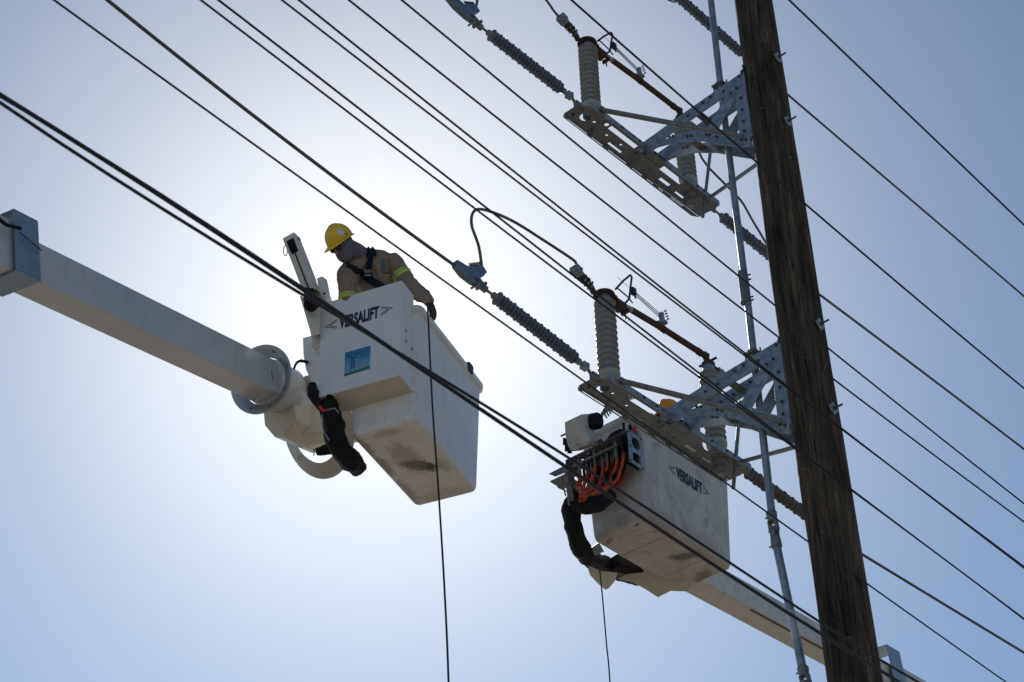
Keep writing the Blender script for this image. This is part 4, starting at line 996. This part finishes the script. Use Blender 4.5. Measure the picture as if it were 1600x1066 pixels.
def rr2(vv, zz, hv, hz, n=16, sq=False):
    if sq: return [g2(uA, vv-hv, zz-hz), g2(uA, vv+hv, zz-hz), g2(uA, vv+hv, zz+hz*0.6), g2(uA, vv+hv*0.5, zz+hz), g2(uA, vv-hv, zz+hz)]
    return [g2(uA, vv+hv*cos(2*pi*k/n), zz+hz*sin(2*pi*k/n)) for k in range(n)]
zm = (tz+bz)/2; hh = (tz-bz)/2
m = MB(); m.plate([[g2(uA, 0.205, tz+0.01), g2(uA, 0.205, bz), g2(uA, 0.0, bz), g2(uA, 0.0, tz+0.01)], rr2(0.095, zm+hh*0.42, 0.062, hh*0.36), rr2(0.10, zm-hh*0.5, 0.055, hh*0.28, sq=True)], -u2, 0.006)
sp2 = m.build('side_panel', GALV, lift2, bevel=0.001, seg=1)
m = MB()
for a_, b_ in ((0.02, hh*0.9), (0.19, hh*0.9), (0.02, -hh*0.9), (0.19, -hh*0.9), (0.18, 0.0)): m.mark().hexbolt(g2(uA, a_, zm+b_), u2, 0.008, 0.008)
m.build_many('bolt', BOLT, sp2)
m = MB(); m.lathe(g2(uA-0.03, 0.095, zm+hh*0.42), u2, [(0.03, 0), (0.045, 0.01), (0.045, 0.018), (0.012, 0.02)], 20).box(g2(uA-0.045, 0.1, zm-0.01), u2*0.004, v2*0.085, ZZ*hh*0.9).build('dark_cavity_backing', BLACK, lift2, bevel=0.004)  # black plate paints the cavity's shade behind the holes; round fitting in front
m = MB(); m.plate([[g2(uB, 0.2, tz), g2(uB, 0.2, tz-0.36), g2(uB, 0.12, tz-0.42), g2(uB, 0.03, tz-0.3), g2(uB, 0.0, tz)], [g2(uB, 0.06+0.03*cos(k*pi/4), tz-0.14+0.03*sin(k*pi/4)) for k in range(8)]], u2, 0.006)
m.box(g2(uB-0.09, 0.12, tz-0.15), u2*0.09, v2*0.09, ZZ*0.004)
m.build('end_panel', GALV_D, lift2, bevel=0.001, seg=1)
m = MB(); m.box(g2((uA+uB)/2, 0.02, tz-0.14), u2*((uA-uB)/2-0.01), v2*0.004, ZZ*0.02)
m.box(g2((uA+uB)/2-0.05, 0.16, tz-0.075), u2*((uA-uB)/2-0.1), v2*0.012, ZZ*0.010)
m.build('cross_rail', GALV_D, lift2)
# hoses: fittings under the tray, orange jackets swept left to the bundle
gat = P(905, 780, 15.0)
rnd = random.Random(3)
hn = 20
for k in range(hn):
    t = k/(hn-1); uu = uB+0.06+(uA-uB-0.16)*t; vv = 0.05+0.11*rnd.random()
    a0 = g2(uu, vv, tz-0.008); a1_ = g2(uu+0.005, vv, tz-0.16-0.04*rnd.random())
    f = MB(); f.tube([a0, a0.lerp(a1_, 0.45)], 0.010, 10).tube([a0.lerp(a1_, 0.4), a1_], 0.0135, 10).lathe(a0-ZZ*0.03, -ZZ, [(0.02, 0), (0.02, 0.02)], 6)
    f.build('hose_fitting', BLACK if k % 2 else GALV_D, lift2)
    dr = 0.08 + 0.20*t
    g0 = gat + UP*(0.05*rnd.random()-0.02) + RT*0.03*rnd.random() + FW*0.08*rnd.random()
    pth = [a1_+ZZ*0.02, a1_-ZZ*0.05-u2*0.005, a1_-ZZ*(0.06+dr*0.55)-u2*0.06*t-u2*0.03, a1_.lerp(g0, 0.55)-ZZ*(0.10*t+0.02), g0]
    h = MB(); h.tube(smoothpath(pth, 7), 0.0135, 8); h.build('orange_hose', ORANGE, lift2)
for k in range(4):                                     # black hoses among them
    pth = [g2(uA-0.12-0.1*k, 0.1, tz-0.15), g2(uA-0.14-0.1*k, 0.13, tz-0.33-0.03*k), g2(uA-0.32-0.05*k, 0.12, tz-0.43), P(902, 790, 15.1)]
    MB().tube(smoothpath(pth, 7), 0.02, 10).build('black_hose', BLACK, lift2)
sleeve([P(960, 770, 15.05), P(940, 785, 15.05), P(915, 790, 15.1), P(900, 782, 15.15)], [0.04, 0.07, 0.08, 0.07], 'hose_sleeve', lift2)
sleeve([P(901, 775, 15.2), P(893, 800, 15.25), P(899, 835, 15.3), P(914, 864, 15.5), P(938, 882, 16.0), P(966, 892, 16.5), P(995, 902, 17.0)], [0.065, 0.078, 0.078, 0.082, 0.085, 0.085, 0.08], 'hose_sleeve', lift2, seedz=4)
# gauge pipes / levers at the left end of the tray
m = MB()
for q in (((862, 742), (880, 730), 0.006), ((868, 752), (872, 762), 0.005), ((872, 762), (886, 768), 0.005), ((884, 735), (890, 790), 0.012), ((876, 745), (884, 775), 0.007), ((888, 760), (896, 782), 0.02)):
    m.tube([P(*q[0], 15.1), P(*q[1], 15.1)], q[2], 8)
m.plate([[P(858, 741, 15.1), P(885, 727, 15.1), P(885, 738, 15.0), P(868, 745, 15.0)]], ZZ, 0.006)
m.build('lever_linkage', GALV_D, lift2)
# items on top of the tray
m = MB(); tp_ = g2(uA-0.22, 0.10, tz+0.06)
m.plate([[tp_+u2*a_*1.0+ZZ*b_ for a_, b_ in ((-0.12, -0.055), (0.12, -0.055), (0.13, 0.02), (0.06, 0.075), (-0.05, 0.07), (-0.10, 0.03))]], v2, 0.12).build('control_cap', BLACK, lift2, bevel=0.01)
m = MB(); m.tube([g2(uA-0.50, 0.1, tz+0.03), g2(uA-0.36, 0.1, tz+0.10)], 0.028, 12).build('control_handle', BLUEP, lift2)
m = MB(); m.tube([g2(uA-0.06, 0.08, tz), g2(uA-0.06, 0.08, tz+0.13)], 0.016, 10).mark().tube([g2(uA-0.10, 0.12, tz), g2(uA-0.10, 0.12, tz+0.15)], 0.012, 10).build_many('control_knob', BLACK, lift2)
m = MB(); m.tube([g2(uA-0.02, 0.07, tz+0.03), g2(uA-0.02, 0.07, tz+0.10)], 0.02, 10).build('red_cap', REDP, lift2)
m = MB()
for a_ in (0.05, 0.10, 0.17): m.mark().tube([g2(uB+a_+0.05, 0.12, tz), g2(uB+a_+0.05, 0.12, tz+0.04+0.02*rnd.random())], 0.014, 8)
m.build_many('control_knob', BLACK, lift2)
# white jib guard and drum at the left of bucket 2
m = MB(); gp = [(882, 660), (909, 647), (911, 668), (918, 680), (921, 690), (918, 696), (893, 706), (887, 697), (883, 680)]
m.plate([[P(x, y, 15.45) for x, y in gp]], (FW*0.8+RT*0.5).normalized(), 0.16).build('jib_guard', mat('scratched_white_panel', (0.62, 0.64, 0.66), (0.45, 0.46, 0.46), 0.3, 0.1, 9, dirt=(0.3, 0.28, 0.25), dscale=7), lift2, bevel=0.006)
m = MB(); m.lathe(P(921, 660, 15.6), (RT*0.75+UP*0.1+FW*0.65).normalized(), [(0.06, -0.05), (0.075, -0.04), (0.075, 0.1), (0.06, 0.11)], 24).build('jib_drum', BLACK, lift2)
m = MB()
for q in ((883, 690), (886, 700), (890, 703)): m.box(P(q[0], q[1], 15.5), RT*0.02, UP*0.03, FW*0.04)
m.tube([P(876, 682, 15.5), P(884, 678, 15.5)], 0.008, 6); m.build('guard_clip', BLACK, lift2)
# coiled green line over the rim
cg = MB()
for k in range(16):
    a0 = P(938+3*k, 652-2.0*k-6*sin(k*0.2), 15.95+0.02*(k % 3)); cg.tube(smoothpath([a0-UP*0.02, a0+UP*(0.05+0.01*(k % 3))+RT*0.02, a0+RT*0.06-UP*0.01], 4), 0.008, 6)
tag(cg.build('rope_coil', GREENR), 'green and white rope coil hung over the rim of the right bucket', 'rope')

# ------------------------------------------------------------------ hanging ropes
def rope(pts, r, label):
    m = MB(); m.tube(smoothpath(pts, 5), r, 8); return tag(m.build('hand_line', ROPE), label, 'rope', 'hand lines hanging from the buckets')
rp0 = P(668, 474, 15.55); 
rope([rp0, P(671, 540, 15.1), P(676, 640, 14.55), P(686, 780, 13.9), P(695, 930, 13.2), P(701, 1070, 12.6), P(706, 1300, 11.6)], 0.0080, 'dark rope hanging in front of the left bucket from the worker hand')
rope([P(937, 890, 15.45), P(942, 940, 15.2), P(948, 1010, 14.9), P(953, 1066, 14.6), P(966, 1300, 13.4)], 0.0062, 'thin rope hanging from the right bucket guard')

# ------------------------------------------------------------------ people
def remesh(mb, name, m_, parent, vox=0.011, disp=0.0, dsc=9, smooth=6, world=True):
    o = mb.build(name, m_); md = o.modifiers.new('r', 'REMESH'); md.mode = 'VOXEL'; md.voxel_size = vox; md.use_smooth_shade = True
    sm = o.modifiers.new('s', 'SMOOTH'); sm.iterations = smooth; sm.factor = 0.5
    bpy.context.view_layer.update(); dg = bpy.context.evaluated_depsgraph_get()
    me = bpy.data.meshes.new_from_object(o.evaluated_get(dg)); o.modifiers.clear(); o.data = me; me.name = name
    if not me.materials: me.materials.append(m_)
    if disp:
        ns = [q.normal.copy() for q in me.vertices]
        for q, nn_ in zip(me.vertices, ns):
            c = q.co; a = noise.noise(V((c.x*dsc, c.y*dsc, c.z*dsc*1.7))); b_ = noise.noise(V((c.x*dsc*2.6+3, c.y*dsc*2.6, c.z*dsc*3.4)))
            q.co = c + nn_*((1-abs(a)*2.4)*disp + b_*disp*0.5)
    me.polygons.foreach_set('use_smooth', [True]*len(me.polygons)); me.update()
    if parent: adopt(o, parent)
    return o
def ell(m, c, ax, ay, az, n=16):
    vs = []; fs = []
    for i in range(1, n):
        th = pi*i/n
        for k in range(2*n):
            ph = pi*k/n; vs.append(c + ax*(sin(th)*cos(ph)) + ay*(sin(th)*sin(ph)) + az*cos(th))
    for i in range(n-2):
        for k in range(2*n): fs.append((i*2*n+k, i*2*n+(k+1) % (2*n), (i+1)*2*n+(k+1) % (2*n), (i+1)*2*n+k))
    t, b_ = len(vs), len(vs)+1; vs += [c+az, c-az]
    for k in range(2*n):
        fs.append((t, (k+1) % (2*n), k)); o = (n-2)*2*n; fs.append((b_, o+k, o+(k+1) % (2*n)))
    return m.add(vs, fs, True)
def limb(m, pts, rs, n=16):
    q = smoothpath(pts, 6); k = len(q); R_ = []
    for i in range(k):
        t = i/(k-1)*(len(rs)-1); j = min(int(t), len(rs)-2); R_.append(rs[j]*(1-(t-j))+rs[j+1]*(t-j))
    m.tube(q, R_, n)
    for c, r in ((q[0], R_[0]), (q[-1], R_[-1])): ell(m, c, V((1, 0, 0))*r, V((0, 1, 0))*r, ZZ*r, 8)
    return m
def hand(m, wrist, dirv, palmn, sc=1.0, curl=0.9):
    # palm + four fingers + thumb; dirv along the hand, palmn = direction the palm faces
    dirv = dirv.normalized(); side = dirv.cross(palmn).normalized(); palmn = side.cross(dirv).normalized()
    pc = wrist + dirv*0.05*sc
    ell(m, pc, dirv*0.055*sc, side*0.046*sc, palmn*0.022*sc, 10)
    for i, (off, L) in enumerate(((0.034, 0.072), (0.012, 0.082), (-0.011, 0.076), (-0.033, 0.060))):
        b_ = pc + dirv*0.040*sc + side*off*sc; a = dirv.copy(); pts = [b_-dirv*0.02*sc, b_]
        for s_ in range(3):
            a = (a*cos(curl*0.55)+palmn*sin(curl*0.55)*(1)).normalized() if s_ else (a*0.93+palmn*0.35*curl).normalized()
            pts.append(pts[-1] + a*L*sc*(0.45, 0.32, 0.25)[s_])
        limb(m, pts, [0.0125*sc, 0.012*sc, 0.011*sc, 0.0095*sc], 8)
    tb = pc - dirv*0.015*sc + side*0.040*sc
    limb(m, [tb-side*0.02*sc, tb+side*0.018*sc+dirv*0.015*sc+palmn*0.01*sc, tb+side*0.03*sc+dirv*0.045*sc+palmn*0.025*sc], [0.015*sc, 0.014*sc, 0.011*sc], 8)
def person(lab, jt, headc, hf, hu_, hat, vest, full=True):
    """jt: joints in world space"""
    root = thing('person', lab, 'person', jt['foot_l'].lerp(jt['foot_r'], 0.5))
    hf = hf.normalized(); hu_ = (hu_-hf*hu_.dot(hf)).normalized(); hs = hf.cross(hu_)
    sk = MB()
    ell(sk, headc, hf*0.098, hs*0.078, hu_*0.115); ell(sk, headc+hf*0.02-hu_*0.06, hf*0.07, hs*0.06, hu_*0.06)
    ell(sk, headc+hf*0.098-hu_*0.02, hf*0.022, hs*0.014, hu_*0.026, 8)
    limb(sk, [headc-hu_*0.05-hf*0.02, jt['neck']], [0.055, 0.06])
    limb(sk, [jt['neck'], jt['chest'], jt['belly'], jt['hip']], [0.06, 0.08, 0.07, 0.07])
    for s in 'lr':
        limb(sk, [jt['chest'].lerp(jt['sh_'+s], 0.4), jt['sh_'+s], jt['el_'+s], jt['wr_'+s]], [0.07, 0.055, 0.042, 0.030])
        limb(sk, [jt['hip'], jt['hip'].lerp(jt['kn_'+s], 0.15), jt['kn_'+s], jt['foot_'+s]], [0.09, 0.085, 0.06, 0.045])
        hand(sk, jt['wr_'+s], jt['hd_'+s], jt['pn_'+s], 0.9)
    remesh(sk, 'body', SKIN, root, 0.012)
    # shirt
    ts = MB()
    acr = (jt['sh_l']-jt['sh_r'])*0.5
    up_ = (jt['neck']-jt['belly']).normalized(); fwd = acr.normalized().cross(up_).normalized()
    if fwd.dot(hf) < 0: fwd = -fwd
    ff = V((fwd.x, fwd.y, 0)).normalized()
    cx = acr.normalized()
    for cpt, wx, wy, hz in ((jt['chest'], 0.195, 0.135, 0.16), (jt['belly'], 0.175, 0.135, 0.17), (jt['hip'], 0.18, 0.14, 0.14), (jt['chest'].lerp(jt['neck'], 0.5), 0.17, 0.11, 0.09)):
        ell(ts, cpt, cx*wx, fwd*wy, up_*hz)
    limb(ts, [jt['sh_l'], jt['chest'].lerp(jt['neck'], 0.75), jt['sh_r']], [0.085, 0.10, 0.085])
    limb(ts, [jt['chest'], jt['belly'], jt['hip']], [0.17, 0.195, 0.17])
    limb(ts, [jt['neck'], jt['neck']+(jt['neck']-jt['chest']).normalized()*0.02], [0.082, 0.075])
    for s in 'lr':
        e_, w_ = jt['el_'+s], jt['wr_'+s]
        limb(ts, [jt['sh_'+s], jt['sh_'+s].lerp(e_, 0.5), e_, e_.lerp(w_, 0.5), w_], [0.092, 0.082, 0.074, 0.066, 0.056])
    shirt = remesh(ts, 'shirt', SHIRT if full else vest, root, 0.010, disp=0.011, dsc=7)
    lg = MB()
    for s in 'lr': limb(lg, [jt['hip'], jt['hip'].lerp(jt['kn_'+s], 0.2), jt['kn_'+s], jt['foot_'+s].lerp(jt['kn_'+s], 0.1)], [0.14, 0.11, 0.085, 0.065])
    remesh(lg, 'trousers', PANTS, root, 0.014, disp=0.004)
    for s in 'lr':
        bt = MB(); limb(bt, [jt['foot_'+s]+ZZ*0.06, jt['foot_'+s]+ZZ*0.01, jt['foot_'+s]+ff*0.14-ZZ*0.002], [0.055, 0.058, 0.045])
        remesh(bt, 'boot', BLACK, root, 0.012)
    for s in 'lr':
        gl = MB(); hand(gl, jt['wr_'+s], jt['hd_'+s], jt['pn_'+s], 1.22); fa = (jt['wr_'+s]-jt['el_'+s]).normalized(); limb(gl, [jt['wr_'+s]-fa*0.06, jt['wr_'+s]-fa*0.02, jt['wr_'+s]+jt['hd_'+s].normalized()*0.03], [0.056, 0.050, 0.042])
        remesh(gl, 'glove', GLOVE, root, 0.006, smooth=3)
    # balaclava
    bl = MB()
    ell(bl, headc, hf*0.108, hs*0.090, hu_*0.125); ell(bl, headc+hf*0.035-hu_*0.080, hf*0.080, hs*0.070, hu_*0.078); ell(bl, headc+hf*0.098-hu_*0.03, hf*0.020, hs*0.018, hu_*0.032, 8)
    ell(bl, headc-hu_*0.055-hf*0.045, hf*0.085, hs*0.082, hu_*0.085)
    limb(bl, [headc-hu_*0.05-hf*0.025, headc.lerp(jt['neck'], 0.6), jt['neck']-(headc-jt['neck'])*0.1], [0.088, 0.090, 0.098])
    remesh(bl, 'balaclava', MASKM, root, 0.008, disp=0.004, dsc=13, smooth=4)
    # glasses
    gm = MB()
    for s in (-1, 1):
        ell(gm, headc+hf*0.098+hs*0.037*s-hu_*0.006, hf*0.020, hs*0.038, hu_*0.028, 10)
    gm.tube([headc+hf*0.09+hs*0.07-hu_*0.002, headc+hf*0.0+hs*0.096+hu_*0.01], 0.006, 6).tube([headc+hf*0.09-hs*0.07+hu_*0.02, headc+hf*0.0-hs*0.096+hu_*0.02], 0.006, 6)
    gm.tube([headc+hf*0.112+hs*0.03+hu_*0.025, headc+hf*0.112-hs*0.03+hu_*0.025], 0.006, 6)
    gm.build('sunglasses', LENS, root)
    nz_ = MB(); ell(nz_, headc+hf*0.112-hu_*0.036, hf*0.014, hs*0.024, hu_*0.020, 8); nz_.build('face', SKIN, root)
    # hard hat
    hb = headc + hu_*0.045
    hm = MB(); prof = []
    for k in range(13):
        a = pi/2*k/12; prof.append((0.128*cos(a)**0.8 if k < 12 else 0.001, 0.146*sin(a)))
    hm.lathe(hb, hu_, [(0.120, 0.004), (0.128, -0.002)] + prof, 40, cap=False, ex=hf, sx=1.06, sy=0.92)
    n = 40; vs = []; fs = []
    for k in range(n):
        an = 2*pi*k/n; e = hf*cos(an)*1.06+hs*sin(an)*0.92; fr_ = max(0, cos(an)); w_ = 0.016+0.050*fr_**2.2
        dz = -0.014 - 0.020*fr_**2
        vs += [hb+e*0.126, hb+e*(0.126+w_)+hu_*dz, hb+e*(0.126+w_)+hu_*(dz-0.005), hb+e*0.124-hu_*0.005]
    for k in range(n):
        j = (k+1) % n
        for q in range(4): fs.append((k*4+q, j*4+q, j*4+(q+1) % 4, k*4+(q+1) % 4))
    hm.add(vs, fs, True)
    pts = [hb+hf*0.1365*cos(a*pi/12)+hu_*(0.148*sin(a*pi/12)) for a in range(1, 12)]
    hm.tube(pts, [0.004]+[0.012]*9+[0.004], 8)
    ho = hm.build('hard_hat', hat, root)
    return root, shirt, ho, (hb, hf, hs, hu_), fwd
def cv3(x, y, z): return (RT*x + UP*y - FW*z).normalized()       # right, up, towards the viewer
floor1 = c1.z + 0.045
jt = dict(neck=P(562, 400, 15.95), chest=P(585, 425, 16.0), belly=P(592, 464, 16.05), hip=P(612, 505, 16.15),
          sh_l=P(613, 412, 15.98), el_l=P(643, 450, 15.85), wr_l=P(668, 468, 15.78), hd_l=cv3(0.40, -0.88, 0.2), pn_l=cv3(-0.75, -0.35, -0.4),
          sh_r=P(543, 430, 15.84), el_r=P(545, 468, 15.72), wr_r=P(577, 488, 15.8), hd_r=cv3(0.8, -0.5, -0.1), pn_r=cv3(-0.3, -0.8, 0.3))
hp_ = jt['hip']
for s, o in (('l', 0.12), ('r', -0.10)):
    f_ = V((hp_.x, hp_.y, floor1+0.06)) + u1*o; jt['foot_'+s] = f_; jt['kn_'+s] = V((hp_.x, hp_.y, (hp_.z+floor1)/2)) + u1*o*1.1
HC = P(535, 382, 15.80)
root1, shirt1, hat1, (hb, hf, hs, hu_), fw1 = person('worker in yellow hard hat and tan shirt leaning over the left bucket rim', jt, HC, cv3(-0.62, -0.44, 0.85), cv3(-0.50, 0.80, 0.16), YELLOW, None)
bpy.context.view_layer.update()
def bvh(o):
    me = o.data; return BVHTree.FromPolygons([q.co.copy() for q in me.vertices], [tuple(q.vertices) for q in me.polygons])
bs = bvh(shirt1)
def cast(x, y, tree=bs, lift=0.006):
    r = ray(x, y).normalized(); h = tree.ray_cast(CAM, r)
    return (h[0] - r*lift) if h[0] is not None else None
def strap(pxs, wdt, th, nm, m_, par, tree=bs, lift=0.006):
    q = []
    for i in range(len(pxs)-1):
        for j in range(6):
            t = j/6; x, y = pxs[i][0]*(1-t)+pxs[i+1][0]*t, pxs[i][1]*(1-t)+pxs[i+1][1]*t
            h = cast(x, y, tree, lift)
            if h is not None: q.append(h)
    if len(q) < 3: return None
    m = MB(); vs = []; fs = []
    for i, c in enumerate(q):
        t = (q[min(i+1, len(q)-1)]-q[max(i-1, 0)]).normalized(); s = t.cross(FW).normalized()
        vs += [c-s*wdt/2, c+s*wdt/2, c+s*wdt/2+FW*th, c-s*wdt/2+FW*th]
    for i in range(len(q)-1):
        for k in range(4): fs.append((i*4+k, (i+1)*4+k, (i+1)*4+(k+1) % 4, i*4+(k+1) % 4))
    m.add(vs, fs, False); return m.build(nm, m_, par)
strap([(572, 388), (577, 396), (577, 408), (576, 424), (578, 445)], 0.060, 0.02, 'harness_strap', NAVY, root1, lift=0.014)
strap([(575, 388), (580, 394), (581, 402)], 0.085, 0.02, 'harness_pad', NAVY, root1, lift=0.018)
strap([(541, 415), (552, 420), (563, 426), (576, 437), (592, 446)], 0.058, 0.02, 'harness_strap', NAVY, root1, lift=0.012)
strap([(575, 430), (580, 438), (592, 445), (600, 450)], 0.06, 0.02, 'harness_strap', NAVY, root1, lift=0.012)
strap([(597, 424), (604, 428), (611, 426)], 0.010, 0.004, 'pocket_flap', SEAM, root1)
strap([(597, 424), (596, 410), (600, 404)], 0.005, 0.003, 'shirt_seam', SEAM, root1)
strap([(611, 426), (610, 412), (606, 402)], 0.005, 0.003, 'shirt_seam', SEAM, root1)
strap([(584, 412), (588, 428), (594, 446)], 0.008, 0.004, 'shirt_placket', SEAM, root1)
strap([(551, 412), (559, 421), (568, 412), (574, 402)], 0.022, 0.010, 'shirt_collar', SHIRT, root1, lift=0.010)
c = cast(575, 424, lift=0.03)
if c: 
    m = MB(); m.box(c, RT*0.030, UP*0.014, FW*0.008).box(c-UP*0.035, RT*0.028, UP*0.010, FW*0.008); m.build('harness_buckle', GALV_D, root1, bevel=0.003)
bd = cast(598, 415, lift=0.002)
if bd:
    m = MB(); m.lathe(bd+FW*0.004, -FW, [(0.026, 0), (0.026, 0.004), (0.001, 0.0045)], 20).build('chest_badge', TEAL, root1)
for x, y in ((606, 430),):
    c = cast(x, y, lift=0.004)
    if c: MB().lathe(c, -FW, [(0.008, 0), (0.008, 0.004), (0.001, 0.005)], 12).build('pocket_button', STK, root1)
def band(a, b, t0, t1, r0, r1, nm, m_, par):
    n = 24; m = MB(); q0, q1 = a.lerp(b, t0), a.lerp(b, t1); ax = (b-a).normalized()
    L = (q1-q0).length; m.lathe(q0, ax, [(r0-0.02, 0), (r0, 0.001), (r0+0.001, L*0.5), (r1, L-0.001), (r1-0.02, L)], n, cap=False); m.build(nm, m_, par)
for (a, b, t) in ((jt['sh_l'], jt['el_l'], 0.50), (jt['sh_r'], jt['el_r'], 0.95)):
    band(a, b, t-0.09, t+0.09, 0.091, 0.088, 'hi_vis_band', HIVIS, root1)
    band(a, b, t-0.03, t+0.03, 0.0935, 0.0925, 'silver_band', SILVER, root1)
# stickers and slot on the hat
hbv = bvh(hat1)
def dotst(x, y, r, nm, m_, n=18, lift=0.0015):
    rr = ray(x, y).normalized(); h = hbv.ray_cast(CAM, rr)
    if h[0] is None: return
    nn_ = h[1] if h[1].dot(rr) < 0 else -h[1]
    m = MB(); a, u, w_ = frame(nn_); vs = [h[0]+nn_*0.003]
    for k in range(n):
        q = h[0] + (u*cos(2*pi*k/n)+w_*sin(2*pi*k/n))*r; hh_ = hbv.find_nearest(q); e = hh_[1] if hh_[1].dot(nn_) > 0 else -hh_[1]
        vs.append(hh_[0]+e*0.002)
    m.add(vs, [(0, k+1, (k+1) % n+1) for k in range(n)], True); m.build(nm, m_, root1, recalc=False)
dotst(532, 362, 0.034, 'round_sticker', STK)
dotst(513, 373, 0.026, 'square_sticker', STK, 4)
dotst(541, 366, 0.011, 'vent_slot', INK, 6)
# second worker, mostly hidden inside the right bucket
HC2 = PL(1047, 650, c2+u2*0.06, u2); 
fl2 = c2.z + 0.105
nk = HC2 - ZZ*0.20 + v2*0.05
jt2 = dict(neck=nk, chest=nk-ZZ*0.17+v2*0.04, belly=nk-ZZ*0.42+v2*0.03, hip=nk-ZZ*0.62,
           sh_l=nk-ZZ*0.07+u2*0.18, el_l=nk-ZZ*0.33+u2*0.22-v2*0.03, wr_l=nk-ZZ*0.40+u2*0.12-v2*0.24, hd_l=-v2, pn_l=-ZZ,
           sh_r=nk-ZZ*0.07-u2*0.18, el_r=nk-ZZ*0.33-u2*0.22-v2*0.03, wr_r=nk-ZZ*0.40-u2*0.12-v2*0.24, hd_r=-v2, pn_r=-ZZ)
for s, o in (('l', 0.1), ('r', -0.1)):
    jt2['foot_'+s] = V((nk.x, nk.y, fl2))+u2*o; jt2['kn_'+s] = V((nk.x, nk.y, (fl2+jt2['hip'].z)/2))+u2*o-v2*0.06
person('worker with orange hard hat almost hidden in the right bucket', jt2, HC2-ZZ*0.03, (-v2+ZZ*-0.2), ZZ, ORHAT, SHIRT, full=False)
